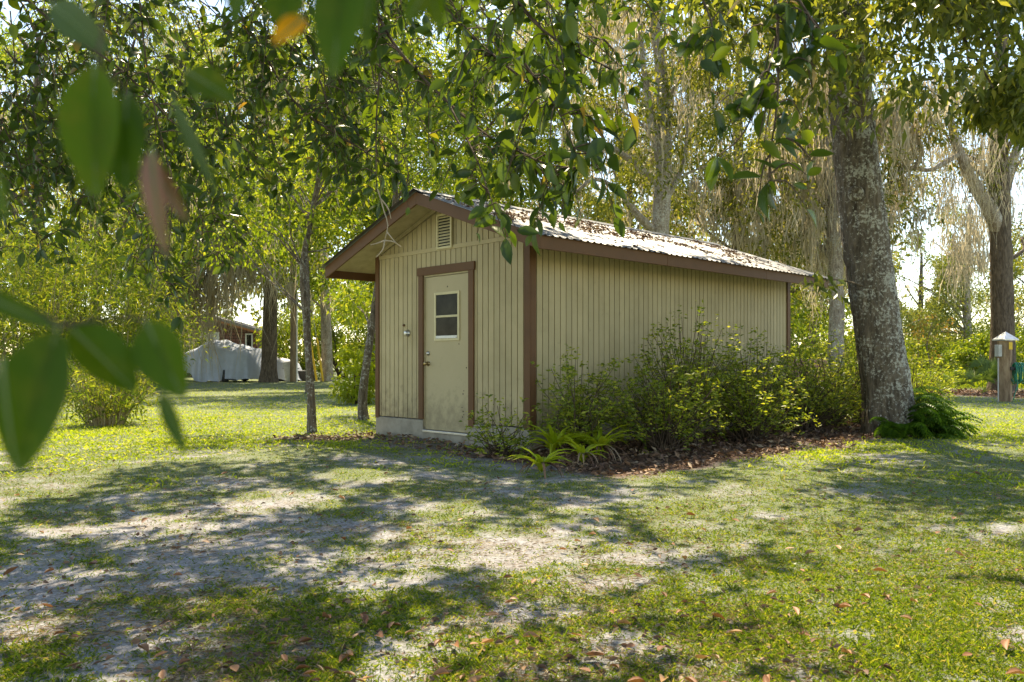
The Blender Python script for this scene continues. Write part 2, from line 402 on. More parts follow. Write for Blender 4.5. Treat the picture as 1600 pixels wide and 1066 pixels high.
ni, nj = GX.shape
I, J = np.meshgrid(np.arange(ni-1), np.arange(nj-1), indexing='ij')
Fq = np.stack([I*nj+J, (I+1)*nj+J, (I+1)*nj+J+1, I*nj+J+1], -1).reshape(-1, 4)
m, nd, lk, bs = newmat('ground_soil'); M['ground'] = m
geo = nd.new('ShaderNodeNewGeometry'); pos = geo.outputs['Position']
ag = nd.new('ShaderNodeAttribute'); ag.attribute_name = 'grass_cover'
al = nd.new('ShaderNodeAttribute'); al.attribute_name = 'litter_cover'
ns = noise(nd, lk, 55, 5, .75, pos); nm = noise(nd, lk, 7, 5, .65, pos); nb = noise(nd, lk, 1.1, 3, .6, pos)
sand = ramp(nd, [(.27, (.09, .088, .09)), (.42, (.25, .25, .262)), (.58, (.42, .422, .445)), (.75, (.60, .605, .635))]); lk.new(ns.outputs['Fac'], sand.inputs['Fac'])
soil = ramp(nd, [(.3, (.10, .075, .05)), (.55, (.22, .17, .115)), (.75, (.34, .28, .19))]); lk.new(ns.outputs['Fac'], soil.inputs['Fac'])
rm = ramp(nd, [(.42, (1, 1, 1)), (.60, (0, 0, 0))]); lk.new(nm.outputs['Fac'], rm.inputs['Fac'])
def mixc(f, a, b):
    x = nd.new('ShaderNodeMix'); x.data_type = 'RGBA'
    lk.new(f, x.inputs['Factor']) if not isinstance(f, float) else setattr(x.inputs['Factor'], 'default_value', f)
    for s_, i_ in ((a, 6), (b, 7)):
        if isinstance(s_, tuple): x.inputs[i_].default_value = (*s_, 1)
        else: lk.new(s_, x.inputs[i_])
    return x.outputs[2]
half = nd.new('ShaderNodeMath'); half.operation = 'MULTIPLY'; lk.new(rm.outputs['Color'], half.inputs[0]); half.inputs[1].default_value = .42
c0 = mixc(half.outputs[0], sand.outputs['Color'], soil.outputs['Color'])
green = ramp(nd, [(.3, (.06, .085, .015)), (.55, (.11, .16, .025)), (.75, (.22, .24, .07))]); lk.new(ns.outputs['Fac'], green.inputs['Fac'])
gf = nd.new('ShaderNodeMath'); gf.operation = 'MULTIPLY'; lk.new(ag.outputs['Fac'], gf.inputs[0]); gf.inputs[1].default_value = .7
c1 = mixc(gf.outputs[0], c0, green.outputs['Color'])
brown = ramp(nd, [(.3, (.05, .032, .024)), (.55, (.115, .07, .05)), (.78, (.22, .15, .11))]); lk.new(ns.outputs['Fac'], brown.inputs['Fac'])
c2 = mixc(al.outputs['Fac'], c1, brown.outputs['Color'])
lk.new(c2, bs.inputs['Base Color']); bs.inputs['Roughness'].default_value = .95; bs.inputs['Specular IOR Level'].default_value = .1
bp = nd.new('ShaderNodeBump'); bp.inputs['Strength'].default_value = .8; bp.inputs['Distance'].default_value = .02
lk.new(ns.outputs['Fac'], bp.inputs['Height']); lk.new(bp.outputs['Normal'], bs.inputs['Normal'])
ground = mk('ground', V, Fq, M['ground'], None, True); tag(ground, kind='structure')
g_, l_ = masks(V[:, 0], V[:, 1])
for nm_, arr in (('grass_cover', g_), ('litter_cover', l_)):
    at = ground.data.attributes.new(nm_, 'FLOAT', 'POINT'); at.data.foreach_set('value', arr.astype(np.float32))

# ------------------------------------------------------------------ the shed
SO = np.array([-.852, 10.6]); SA = math.atan2(-.721, .693)
ca, sa_ = math.cos(SA), math.sin(SA)
def S2W(x, y, z=0.0):
    return np.array([SO[0]+x*ca-y*sa_, SO[1]+x*sa_+y*ca, z])
shed = empty('garden_shed', 'tan board-sided shed with brown trim and metal gable roof', 'shed', (SO[0], SO[1], 0), SA)
W2, LN = 1.525, 6.10
PZ, EZ, EX = 3.14, 2.375, 2.135          # ridge height, eave height, half width to the eave (roof underside line)
OV = .475
def roofz(x): return PZ-(PZ-EZ)*abs(x)/EX
Z0 = .266
slab = MB().box(-W2-.005, W2+.005, .062, LN+.005, -.2, Z0-.012).box(-W2-.005, -.455, -.005, .061, -.2, Z0-.012).box(.475, W2+.005, -.005, .061, -.2, Z0-.012).build('foundation', M['concrete'], shed, bevel=.01)
# core of the walls (back of the grooves), open towards the door
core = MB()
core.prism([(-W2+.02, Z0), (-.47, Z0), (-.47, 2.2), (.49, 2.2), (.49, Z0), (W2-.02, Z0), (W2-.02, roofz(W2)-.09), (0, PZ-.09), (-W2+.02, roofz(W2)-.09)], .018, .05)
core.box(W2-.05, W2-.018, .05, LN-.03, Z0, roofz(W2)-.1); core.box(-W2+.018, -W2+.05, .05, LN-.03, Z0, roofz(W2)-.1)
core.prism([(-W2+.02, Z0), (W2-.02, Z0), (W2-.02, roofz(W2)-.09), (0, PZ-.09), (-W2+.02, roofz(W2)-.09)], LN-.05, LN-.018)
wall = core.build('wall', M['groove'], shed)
BW, GAP = .1016, .0125
def board_mesh(h0, h1a, h1b, w=BW-GAP, t=.016):
    b = MB(); b.add([(0, 0, h0), (w, 0, h0), (w, t, h0), (0, t, h0), (0, 0, h1a), (w, 0, h1b), (w, t, h1b), (0, t, h1a)],
                    [(0,3,2,1),(4,5,6,7),(0,1,5,4),(1,2,6,5),(2,3,7,6),(3,0,4,7)])
    return b
nB = 30
lowb = None; tmpl = {}
def place_board(key, maker, loc, rz):
    if key not in tmpl:
        o = maker().build('board', M['siding'], wall, bevel=.0025); tmpl[key] = o
    else:
        o = share(tmpl[key], wall, 'board')
        b = o.modifiers.new('bevel', 'BEVEL'); b.width = .0025; b.segments = 2; b.limit_method = 'ANGLE'
    o.location = loc; o.rotation_euler = (0, 0, rz)
BAND = 2.46
for i in range(nB):
    x = -W2 + i*(2*W2/nB) + GAP/2; xm = x+BW/2
    if -.55 < xm < .56:
        place_board('above', lambda: board_mesh(2.17, BAND, BAND), (x, 0, 0), 0)
    else:
        place_board('low', lambda: board_mesh(Z0, BAND, BAND), (x, 0, 0), 0)
    za, zb = roofz(x)-.10, roofz(x+BW-GAP)-.10
    place_board(('g', i), lambda za=za, zb=zb: board_mesh(BAND+.055, max(za, BAND+.06), max(zb, BAND+.06)), (x, .003, 0), 0)
nS = 60
for i in range(nS):
    y = .01 + i*(LN/nS) + GAP/2
    place_board('side', lambda: board_mesh(Z0, roofz(W2)-.052, roofz(W2)-.052), (W2, y, 0), math.pi/2)
    if i % 1 == 0 and i < nS: place_board('side', None, (-W2, y+BW-GAP, 0), -math.pi/2)
MB().box(-W2+.02, W2-.02, -.012, .002, BAND, BAND+.055).build('band_board', M['siding'], shed, bevel=.004)
# corner boards
for s, nm_ in ((1, 'corner_board'), (-1, 'corner_board')):
    x0, x1 = (W2-.075, W2+.022) if s > 0 else (-W2-.022, -W2+.06)
    MB().box(x0, x1, -.022, -.001, Z0-.03, roofz(W2)-.085).build(nm_, M['trim'], shed, bevel=.004)
    xa, xb = (W2+.001, W2+.0222) if s > 0 else (-W2-.0222, -W2-.001)
    MB().box(xa, xb, -.0005, .085, Z0-.03, roofz(W2)-.06).build(nm_, M['trim'], shed, bevel=.004)
    MB().box(xa, xb, LN-.08, LN+.02, Z0-.03, roofz(W2)-.06).build(nm_, M['trim'], shed, bevel=.004)
# roof deck, soffits, fascias
Y0, Y1 = -OV, LN+.16
def slope(s, a, b, top, bot):          # strip of the roof between |x|=a and |x|=b
    p = [(s*a, roofz(a)+top), (s*b, roofz(b)+top), (s*b, roofz(b)+bot), (s*a, roofz(a)+bot)]
    return p if s > 0 else p[::-1]
roof = MB()
for s in (1, -1): roof.prism(slope(s, 0.0005, EX-.01, -.012, -.045), Y0+.03, Y1-.03)
roof = roof.build('roof', M['soffit'], shed)
for s in (1, -1):
    for yy in (Y0, Y1-.026):               # boxed rake ends and rake boards
        rk = MB(); rk.prism(slope(s, .0, EX+.002, .0, -.155), yy, yy+.026); rk.build('rake_board', M['trim'], roof, bevel=.004)
    # fascia in three butted lengths
    cuts = [Y0+.026, Y0+2.3, Y0+4.75, Y1-.026]
    for a, b in zip(cuts[:-1], cuts[1:]):
        x0, x1 = sorted((s*(EX-.024), s*(EX+.0005)))
        MB().box(x0, x1, a+.001, b-.002, EZ-.15, EZ-.004).build('fascia_board', M['trim'], roof, bevel=.004)
    MB().prism(slope(s, .02, W2, -.05, -.10), -.03, -.005).build('gable_moulding', M['soffit'], roof)
# vertical panel inside the left front overhang box
# corrugated sheets
m, nd, lk, bs = newmat('galvanised_roof'); M['metal'] = m
geo = nd.new('ShaderNodeNewGeometry'); tcm = nd.new('ShaderNodeTexCoord'); mpm = nd.new('ShaderNodeMapping'); mpm.inputs['Scale'].default_value = (1.0, 6.0, 1.0); lk.new(tcm.outputs['Object'], mpm.inputs['Vector']); n1 = noise(nd, lk, 2.2, 6, .75, mpm.outputs['Vector']); n2 = noise(nd, lk, 22, 4, .6, geo.outputs['Position'])
r1 = ramp(nd, [(.30, (.22, .23, .24)), (.55, (.165, .17, .175)), (.72, (.09, .087, .08))]); lk.new(n1.outputs['Fac'], r1.inputs['Fac'])
lk.new(r1.outputs['Color'], bs.inputs['Base Color']); bs.inputs['Metallic'].default_value = .55
r2 = ramp(nd, [(.3, (.32,)*3), (.7, (.6,)*3)]); lk.new(n2.outputs['Fac'], r2.inputs['Fac']); lk.new(r2.outputs['Color'], bs.inputs['Roughness'])
SW = (Y1-Y0+.08)/12
prof = []
for k in range(5):
    y = k*SW/5
    prof += [(y, .0), (y+SW/5*.52, .0), (y+SW/5*.66, .013), (y+SW/5*.86, .013)]
prof += [(SW+.03, .001)]
sl = math.hypot(EX+.05, (PZ-EZ)*(EX+.05)/EX); an = math.atan2(PZ-EZ, EX)
sm = MB(); n = len(prof)
Vt = [(0, y, z) for y, z in prof] + [(sl*.5, y, z) for y, z in prof] + [(sl, y, z) for y, z in prof]
Vt += [(x, y, z-.0015) for x, y, z in Vt]
Fs = []
for r_ in range(2):
    for k in range(n-1):
        a = r_*n+k; Fs.append((a, a+n, a+n+1, a+1)); b = a+3*n; Fs.append((b, b+1, b+n+1, b+n))
for k in range(n-1): a = 2*n+k; Fs.append((a, a+3*n, a+3*n+1, a+1))
sm.add(Vt, Fs)
first = None
for s in (1, -1):
    for k in range(12):
        if first is None: first = sm.build('roof_sheet', M['metal'], roof); o = first
        else: o = share(first, roof, 'roof_sheet')
        if s > 0: o.location = (0, Y0-.04+k*SW, PZ+.004+.0018*(k % 2)); o.rotation_euler = (0, an, 0)
        else: o.location = (0, Y0-.04+(k+1)*SW, PZ+.004+.0018*(k % 2)); o.rotation_euler = (0, an, math.pi)
cap = MB(); cap.prism([(-.16, roofz(.16)+.026), (0, PZ+.036), (.16, roofz(.16)+.026), (.16, roofz(.16)+.029), (0, PZ+.040), (-.16, roofz(.16)+.029)], Y0-.045, Y1+.045)
cap.build('ridge_cap', M['metal'], roof)
# leaf debris lying on the sheets
nL = 2700
ly = U(Y0+.1, Y1-.3, nL); lx = np.clip(rng.normal(.9, .42, nL)+.25*np.sin(ly*1.9), .15, 2.1)
keep = (fbm(lx*2.5, ly*1.3+5, 3)+.12*np.exp(-((ly-2.4)/2)**2)) > .50; lx, ly = lx[keep], ly[keep]
p = np.stack([lx, ly, roofz(0)-(PZ-EZ)*lx/EX+.014+U(0, .022, len(lx))], -1)
d = rng.normal(size=(len(p), 3)); d[:, 2] = d[:, 2]*.12-.36*d[:, 0]
Vv, Ff = leaves2(p, d, U(.04, .09, len(p)), U(.018, .035, len(p)))
tag(mk('roof_debris', Vv, Ff, M['litter'], roof), kind='stuff')
tw = []
for k in range(70):
    y = U(Y0+.2, 5.5); x = U(.3, 1.9); a = U(0, 6.28); L = U(.08, .3)
    q = np.array([[x, y, 0], [x+L*.5*math.cos(a), y+L*.5*math.sin(a), 0], [x+L*math.cos(a+.3), y+L*math.sin(a+.3), 0]])
    q[:, 2] = PZ-(PZ-EZ)*q[:, 0]/EX+.03; tw.append((q, [.004, .003]))
tag(tubes('roof_twigs', tw, M['twig'], roof, 4), kind='stuff')
# vent
vt = MB()
vx, v0, v1 = .155, 2.475, 2.93
vt.box(-vx, -vx+.03, -.035, -.013, v0, v1); vt.box(vx-.03, vx, -.035, -.013, v0, v1)
vt.box(-vx+.03, vx-.03, -.035, -.013, v0, v0+.03); vt.box(-vx+.03, vx-.03, -.035, -.013, v1-.03, v1)
vent = vt.build('louvre_vent', M['cream'], shed, bevel=.003)
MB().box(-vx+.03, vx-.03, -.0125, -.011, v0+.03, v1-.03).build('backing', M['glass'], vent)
for k in range(10):
    z = v0+.045+k*.0385
    MB().add([(-vx+.03, -.034, z), (vx-.03, -.034, z), (vx-.03, -.014, z+.022), (-vx+.03, -.014, z+.022), (-vx+.03, -.034, z+.004), (vx-.03, -.034, z+.004), (vx-.03, -.014, z+.026), (-vx+.03, -.014, z+.026)],
             [(0,3,2,1),(4,5,6,7),(0,1,5,4),(1,2,6,5),(2,3,7,6),(3,0,4,7)]).build('slat', M['cream'], vent)
# door
D0, D1, DB, DT = -.44, .46, .135, 2.135
door = MB().box(D0, D1, .012, .052, DB, DT).build('door', M['door'], shed, bevel=.004)
wx0, wx1, wz0, wz1 = -.235, .27, 1.295, 1.925
fr = MB()
fr.box(wx0, wx0+.035, -.004, .0115, wz0, wz1); fr.box(wx1-.035, wx1, -.004, .0115, wz0, wz1)
fr.box(wx0+.035, wx1-.035, -.004, .0115, wz1-.035, wz1); fr.box(wx0+.035, wx1-.035, -.004, .0115, wz0, wz0+.03)
fr.box(wx0+.035, wx1-.035, -.004, .0115, (wz0+wz1)/2-.014, (wz0+wz1)/2+.014)
fr.build('window_frame', M['cream'], door, bevel=.003)
zm = (wz0+wz1)/2
MB().box(wx0+.035, wx1-.035, .004, .0105, zm+.014, wz1-.035).build('pane', M['glass'], door)
MB().box(wx0+.035, wx1-.035, .004, .0105, wz0+.03, zm-.014).build('pane', M['glass'], door)
MB().box(wx0+.04, wx1-.04, -.010, .0035, wz0+.031, wz0+.066).build('window_sill', M['white'], door, bevel=.003)
MB().lathe([(.031, .0), (.031, -.006), (.012, -.01), (.012, -.03), (.026, -.04), (.030, -.055), (.022, -.068), (.006, -.072)], (-.372, .012, 1.0), 16, 'y').build('door_knob', M['brass'], door, True)
MB().lathe([(.031, .0), (.030, -.012), (.02, -.017), (.019, -.024), (.004, -.026)], (-.372, .012, 1.135), 16, 'y').build('deadbolt', M['steel'], door, True)
for k, z in enumerate((.35, 1.1, 1.9)):
    MB().lathe([(.007, -.05), (.007, .05)], (D1+.002, .008, z), 8).build('hinge', M['trim'], door)
# jamb, casing, threshold
jm = MB(); jm.box(D0-.03, D0-.004, -.002, .09, Z0-.1, 2.17); jm.box(D1+.004, D1+.03, -.002, .09, Z0-.1, 2.17); jm.box(D0-.004, D1+.004, -.002, .09, DT+.005, 2.17)
jm.build('door_jamb', M['soffit'], shed)
MB().box(D0-.105, D0-.008, -.026, -.0025, Z0-.002, 2.16).build('door_casing', M['trim'], shed, bevel=.004)
MB().box(D1+.008, D1+.105, -.026, -.0025, Z0-.05, 2.16).build('door_casing', M['trim'], shed, bevel=.004)
MB().box(D0-.125, D1+.125, -.030, -.0025, 2.161, 2.268).build('door_head_board', M['trim'], shed, bevel=.004)
MB().box(D0-.002, D1+.002, -.035, .06, DB-.035, DB-.006).build('threshold', M['steel'], shed, bevel=.004)
MB().box(D0-.01, D1+.01, -.02, .0, -.1, DB-.036).build('sill_block', M['concrete'], shed)
MB().box(-W2-.012, D0-.012, -.018, -.006, .0, Z0-.014).build('skirt_board', M['concrete'], shed, bevel=.004)
MB().box(D1+.012, W2+.012, -.018, -.006, -.02, Z0-.014).build('skirt_board', M['concrete'], shed, bevel=.004)
MB().lathe([(.05, 0), (.05, -.012), (.038, -.02), (.034, -.05), (.02, -.055)], (-.80, -.001, 1.41), 14, 'y').build('light_socket', M['steel'], shed, True)
MB().lathe([(.016, 0), (.016, -.02), (.006, -.024)], (-.885, -.001, 1.52), 10, 'y').build('hook', M['trim'], shed, True)
# chips and scuffs on the door face
for x, z in ((.33, .62), (.345, .66), (.31, .45), (.33, .40), (.345, .36), (.32, .33), (.40, .2), (.395, .95), (.02, 1.99), (.25, 1.25)):
    MB().lathe([(.007+.005*abs(math.sin(x*90)), 0), (.005, -.0012)], (x, .0118, z), 6, 'y').build('chip_mark', M['groove'], door)

# ------------------------------------------------------------------ foliage generators
def ribbons(name, P0, Ln, Wd, parent, sway=.12):
    """hanging moss strands: four-row tapered ribbons"""
    n = len(P0); az = U(0, 6.28, n); s = np.stack([np.cos(az), np.sin(az), np.zeros(n)], -1)
    V = np.empty((n, 8, 3)); off = np.zeros((n, 3))
    for r, (t, w) in enumerate(((0, .6), (.3, 1.0), (.65, .8), (1.0, .05))):
        c = P0 + off - np.array([0, 0, 1.0])*(Ln*t)[:, None]
        V[:, 2*r] = c + s*(Wd*w*.5)[:, None]; V[:, 2*r+1] = c - s*(Wd*w*.5)[:, None]
        off = off + rng.normal(0, sway*.6, (n, 3))*Ln[:, None]*np.array([1, 1, 0])*1.15
    b = np.arange(n)[:, None]*8
    Fc = np.concatenate([b+np.array([[2*r, 2*r+1, 2*r+3, 2*r+2]]) for r in range(3)], 0)
    return mk(name, V.reshape(-1, 3), Fc, M['moss'], parent)
def moss_at(points, lens, parent, per=30, spread=.18, wd=(.012, .035)):
    P0 = []; Ln = []
    for p, L in zip(points, lens):
        n = int(per*.66*U(.4, 1.6)); q = p + np.stack([rng.normal(0, spread, n), rng.normal(0, spread, n), rng.normal(0, .06, n)], -1)
        r = np.hypot(q[:, 0]-p[0], q[:, 1]-p[1])/spread
        P0.append(q); Ln.append(L*1.5*np.exp(-.6*r)*U(.15, 1.0, n)**1.2)
    P0 = np.vstack(P0); Ln = np.concatenate(Ln)
    o = ribbons('moss', P0, Ln, U(wd[0], wd[1], len(P0)), parent); tag(o, kind='stuff')
    return o
def cluster_pts(centers, rad, per, flat=.7):
    k = len(centers); n = k*per
    o = rdir(n)*(U(0, 1, n)**.45)[:, None]*np.repeat(rad, per)[:, None]; o[:, 2] *= flat
    return np.repeat(centers, per, 0)+o, o
HOLES = [(942, 235, 22, 60), (925, 205, 14, 24), (1430, 440, 34, 46), (1337, 505, 10, 26), (1582, 300, 20, 34), (1060, 150, 12, 34), (1005, 350, 14, 14), (940, 290, 18, 22),
         (1462, 375, 20, 24), (150, 140, 44, 34), (60, 110, 30, 24), (215, 60, 26, 16), (1100, 330, 12, 16), (1395, 330, 9, 18), (1180, 355, 10, 20), (1440, 545, 40, 18), (1215, 300, 8, 18), (790, 300, 10, 8), (1300, 330, 8, 18), (985, 170, 8, 20), (1545, 400, 8, 18)]
def thin_holes(p, keep=.08):
    x, y = proj(p); m = np.ones(len(p), bool)
    for hx, hy, rx, ry in HOLES:
        r = ((x-hx)/rx)**2+((y-hy)/ry)**2
        m &= (r*U(.75, 1.3, len(p)) > 1) | (U(0, 1, len(p)) < keep)
    return m
def crown(parent, centers, rad, per, leaf, mat, holes=True, flat=.75, droop=.25, asp=.42, down=.35, name='crown', cut=None):
    p, o = cluster_pts(np.asarray(centers), np.asarray(rad), per, flat)
    if holes: k = thin_holes(p); p, o = p[k], o[k]
    if cut is not None: k = cut(p); p, o = p[k], o[k]
    d = unit(o)*.7+rdir(len(p)); d[:, 2] -= down
    L = U(.65, 1.25, len(p))*leaf
    V, Fc = leaves2(p, d, L, L*asp, .25, droop)
    return mk(name, V, Fc, mat, parent)
def trunk(parent, pts, rad, mat, sides=14, n=None, wob=.05, flare=.0, name='trunk'):
    path = smooth_path(pts, n or max(10, len(pts)*5))
    V, Fc, cap = tube_arrays(path, rad, sides, wob, int(abs(pts[0][0])*100) % 999)
    if flare:
        h = V[:, 2]-path[0][2]; f = 1+flare*np.exp(-np.maximum(h, 0)/.35)
        a = np.arctan2(V[:, 1]-path[0][1], V[:, 0]-path[0][0]); f = f*(1+.10*np.exp(-np.maximum(h, 0)/.4)*np.cos(a*5+1))
        for ax in (0, 1): V[:, ax] = path[0][ax]+(V[:, ax]-path[0][ax])*np.where(h < 1.6, f, 1+(f-1))
    return mk(name, V, [tuple(f) for f in Fc.tolist()]+[(a, b, c) for a, b, c, _ in cap.tolist()], mat, parent, True)
def limb(parent, pts, r0, r1, mat, n=10, sides=7, name='limb'):
    V, Fc, cap = tube_arrays(smooth_path(pts, n), [r0, r1], sides, .08, int(abs(pts[-1][0])*100) % 999)
    return mk(name, V, [tuple(f) for f in Fc.tolist()]+[(a, b, c) for a, b, c, _ in cap.tolist()], mat, parent, True)
def limb_to(parent, tpath, c, r, mat, sag=.12):
    """a limb from the trunk path up to a foliage cluster centre"""
    c = np.asarray(c); tpath = np.asarray(tpath)
    h = c[2]-np.hypot(*(c[:2]-tpath[-1][:2]))*.75
    i = int(np.argmin(abs(tpath[:, 2]-np.clip(h, tpath[0][2]+(tpath[-1][2]-tpath[0][2])*.28, tpath[-1][2]))))
    a = tpath[i]; L = np.linalg.norm(c-a); m1 = a*.6+c*.4+np.array([0, 0, L*sag])+rng.normal(0, L*.05, 3); m2 = a*.25+c*.75+np.array([0, 0, L*sag*.8])+rng.normal(0, L*.04, 3)
    limb(parent, [a, m1, m2, c], r, r*.25, mat)
    return np.array([a, m1, m2, c])

def wild_tree(label, base, H, cz, cr, nclu, per, leaf, mat, bark, tr, cat='tree', group=None, lean=(0, 0), moss=0, moss_len=(1, 2.4), nlimb=9, clr=1.1, name='oak_tree', cc=None, per_moss=26, mwd=(.02, .05), asp=.42, top_r=.35):
    """base (x,y); crown ellipsoid centre height cz, radii cr"""
    bx, by = base; z0 = float(gz(bx, by))
    t = empty(name, label, cat, (bx, by, z0), 0, group)
    pts = [(0, 0, -.1), (lean[0]*.15+U(-.1, .1), lean[1]*.15, H*.25), (lean[0]*.5+U(-.2, .2), lean[1]*.5, H*.55), (lean[0], lean[1], H*.85)]
    tp = smooth_path(pts, 16)
    trunk(t, pts, [tr, tr*.86, tr*.7, tr*top_r], bark, flare=.35)
    ctr = np.array([lean[0], lean[1], cz]) if cc is None else np.array(cc)
    q = rdir(nclu)*(U(.25, 1, nclu)**.5)[:, None]*np.array(cr)+ctr
    q[:, 2] = np.maximum(q[:, 2], 1.2)
    rad = U(.6, 1.2, nclu)*clr
    lp = []
    for c in q[:nlimb]: lp.append(limb_to(t, tp, c, tr*U(.22, .42), bark))
    wp = q+np.array([bx, by, z0])
    cut = lambda p: thin_holes(p+np.array([bx, by, z0]))
    crown(t, q, rad, per, leaf*1.18, mat, holes=False, cut=cut, asp=asp*1.08)
    if moss:
        src = np.vstack([l[1:] for l in lp]+[q])
        i = rng.integers(0, len(src), moss)
        pp = src[i]+np.stack([rng.normal(0, .7, moss), rng.normal(0, .7, moss), U(-.5, .2, moss)], -1)
        ll = U(*moss_len, moss)*U(.4, 1, moss); k = (pp[:, 2]-ll > 1.6) & (pp[:, 2] > 3.0); pp, ll = pp[k], ll[k]
        moss_at(pp, ll, t, per_moss, .16, mwd)
    return t

# ------------------------------------------------------------------ the lichen-covered tree on the right
LT = P(1390, 685, 11.5); LT[2] = 0
lichen = empty('lichen_tree', 'large leaning tree with white lichen on its trunk beside the shed', 'tree', tuple(LT))
lp = [P(1391, 700, 11.5), P(1386, 610, 11.5), P(1370, 500, 11.5), P(1347, 330, 11.5), P(1333, 200, 11.5), P(1326, 60, 11.5), P(1322, -120, 11.6), P(1310, -400, 11.8)]
lpl = [q-LT for q in lp]
trunk(lichen, lpl, [.315, .30, .295, .28, .262, .24, .2, .12], M['lichen_bark'], sides=48, n=90, wob=.042, flare=.38)
tpl = smooth_path(lpl, 24)
kn = MB().lathe([(.11, .03), (.10, -.02), (.07, -.045), (.035, -.02), (.012, .0)], (0, 0, 0), 14, 'y').build('branch_scar', M['lichen_bark'], lichen, True)
kn.location = tuple(P(1338, 302, 11.18)-LT)
cen = []; rad = []
for k in range(64):
    px = 1050+560*U(0, 1)**.8; py = U(-110, 165)-.10*abs(px-1330)*(px < 1330)-.10*max(0, px-1400)
    if abs(px-1335) < 45 and py > 130: py -= 70
    cen.append(P(px, py, U(8.2, 10.8))-LT); rad.append(U(.40, .8))
for k in range(9): cen.append(P(U(1500, 1640), U(120, 190), U(8.5, 10))-LT); rad.append(U(.22, .4))
cen = np.array(cen)
for c in cen[::4]: limb_to(lichen, tpl[15:], c, .04, M['bark'], .14)

# canopy overhead: unseen foliage placed above the frame for its shade, gaps shaped into sun patches
LIT = [(250, 640, 330, 55), (60, 690, 200, 55), (-200, 700, 300, 90), (1262, 712, 70, 16), (1540, 640, 150, 40), (1130, 800, 120, 38), (1020, 745, 60, 12), (1420, 840, 130, 36), (1500, 930, 130, 46), (1300, 960, 140, 48),
       (1120, 900, 70, 20), (1080, 1010, 130, 46), (1420, 1045, 160, 40), (830, 905, 80, 26), (840, 960, 110, 28), (680, 960, 80, 26), (590, 905, 70, 14), (700, 790, 60, 12), (440, 775, 95, 14), (560, 745, 60, 10), (640, 830, 70, 9),
       (780, 840, 50, 12), (60, 960, 75, 34), (90, 815, 70, 10), (250, 800, 60, 8), (420, 690, 90, 16), (640, 1040, 90, 20), (300, 985, 60, 12), (740, 700, 34, 12), (860, 720, 36, 20), (960, 640, 60, 22), (450, 870, 60, 10), (1700, 800, 120, 60), (920, 690, 26, 20),
       (700, 870, 70, 10), (180, 880, 60, 9), (980, 850, 60, 12), (890, 790, 40, 8), (1560, 1000, 90, 40)]
def sunlit(x, y):
    px, py = proj(np.stack([x, y, 0*x], -1)); m = np.zeros(len(x), bool); nz = (fbm(x*1.7+31, y*1.7+8, 3)-.5)*1.6
    for hx, hy, rx, ry in LIT: m |= ((px-hx)/(rx*1.12))**2+((py-hy)/(ry*1.12))**2+nz < 1
    fld = fbm(x*.95+5, y*1.25+61, 3)
    m |= (px > 930+(1066-py)*.55) & (py > 770) & (fld > .43)
    m |= (px > 500) & (py > 850) & (fld > .53)
    return m & (y > 1.0)
def in_gap(p):
    t = p[:, 2]/SD.z; return ~sunlit(p[:, 0]-SD.x*t, p[:, 1]-SD.y*t)
def shade_clumps(n, xr, yr):
    x = U(*xr, n); y = U(*yr, n); g = np.stack([x, y, np.zeros(n)], -1)
    m = np.ones(n, bool)
    rx_, ry_ = x-(-.852), y-10.6                 # roof gap: sun on the right-hand roof slope
    lx, ly = rx_*.693-ry_*.721, rx_*.721+ry_*.693
    m &= ~((lx > -.4) & (lx < 3.4) & (ly > -.6) & (ly < 5.6) & (U(0, 1, n) < .82))
    m &= ~((x < -1.5) & (y > 10.5)) & ~((x > 3) & (y > 12.5))
    m &= fbm(x*.8+60, y*.8+20, 3) < .60
    x, y = x[m], y[m]
    h = np.maximum(5.4, 1.5+.60*y)+U(0, 2.6, len(x))
    return np.stack([x+h*SD.x/SD.z, y+h*SD.y/SD.z, h], -1)
cl = shade_clumps(5200, (-9, 9), (-2.5, 13.5))
right = cl[:, 0] > .4+rng.normal(0, .8, len(cl))
cr_ = cl[right]-LT
limb(lichen, [P(*q)-LT for q in ((1362, 452, 11.4), (1325, 440, 11.15), (1290, 436, 11.0), (1258, 432, 10.9))], .016, .005, M['bark'], 12, 6)
tag(crown(lichen, [P(*q)-LT for q in ((1258, 434, 10.9), (1275, 446, 10.95), (1292, 440, 11.0), (1304, 456, 11.05), (1280, 432, 10.95))], np.full(5, .16), 9, .14, M['laurel'], holes=False, down=.6, name='low_spray'), kind='stuff')
crown(lichen, cr_, np.full(len(cr_), .42), 25, .17, M['canopy'], holes=False, flat=.6, name='shade_crown', down=.2, asp=.5, cut=lambda p: in_gap(p+LT))  # clumps set by the shade wanted below, leaves dropped over the sun patches
for c in cr_[::110]: limb_to(lichen, tpl[15:], c, .04, M['bark'], .1)

crown(lichen, cen, rad, 180, .14, M['laurel'], holes=False, flat=.8, droop=.2, asp=.42, down=.6, cut=lambda p: (in_gap(p+LT) & (U(0, 1, len(p)) < .8)) | (U(0, 1, len(p)) < .42))

# ------------------------------------------------------------------ the tree over the camera: trunk out of frame at the left
FT = np.array([-3.3, 1.2, 0.0])
front = empty('overhanging_tree', 'dark glossy-leaved tree whose branches hang across the top', 'tree', tuple(FT))
ftp = [np.array(v, float) for v in ((0, 0, -.1), (.05, .1, 1.5), (.2, .4, 3.2), (.5, .9, 5.2), (.8, 1.6, 7.5))]
trunk(front, ftp, [.24, .2, .17, .13, .06], M['bark'], flare=.3)
ftpath = smooth_path(ftp, 24)
cf = cl[~right]-FT
crown(front, cf, np.full(len(cf), .42), 25, .17, M['canopy'], holes=False, flat=.6, name='shade_crown', down=.2, asp=.5, cut=lambda p: in_gap(p+FT))  # unseen clumps added to shade the left of the yard
for c in cf[::110]: limb_to(front, ftpath, c, .035, M['bark'], .1)

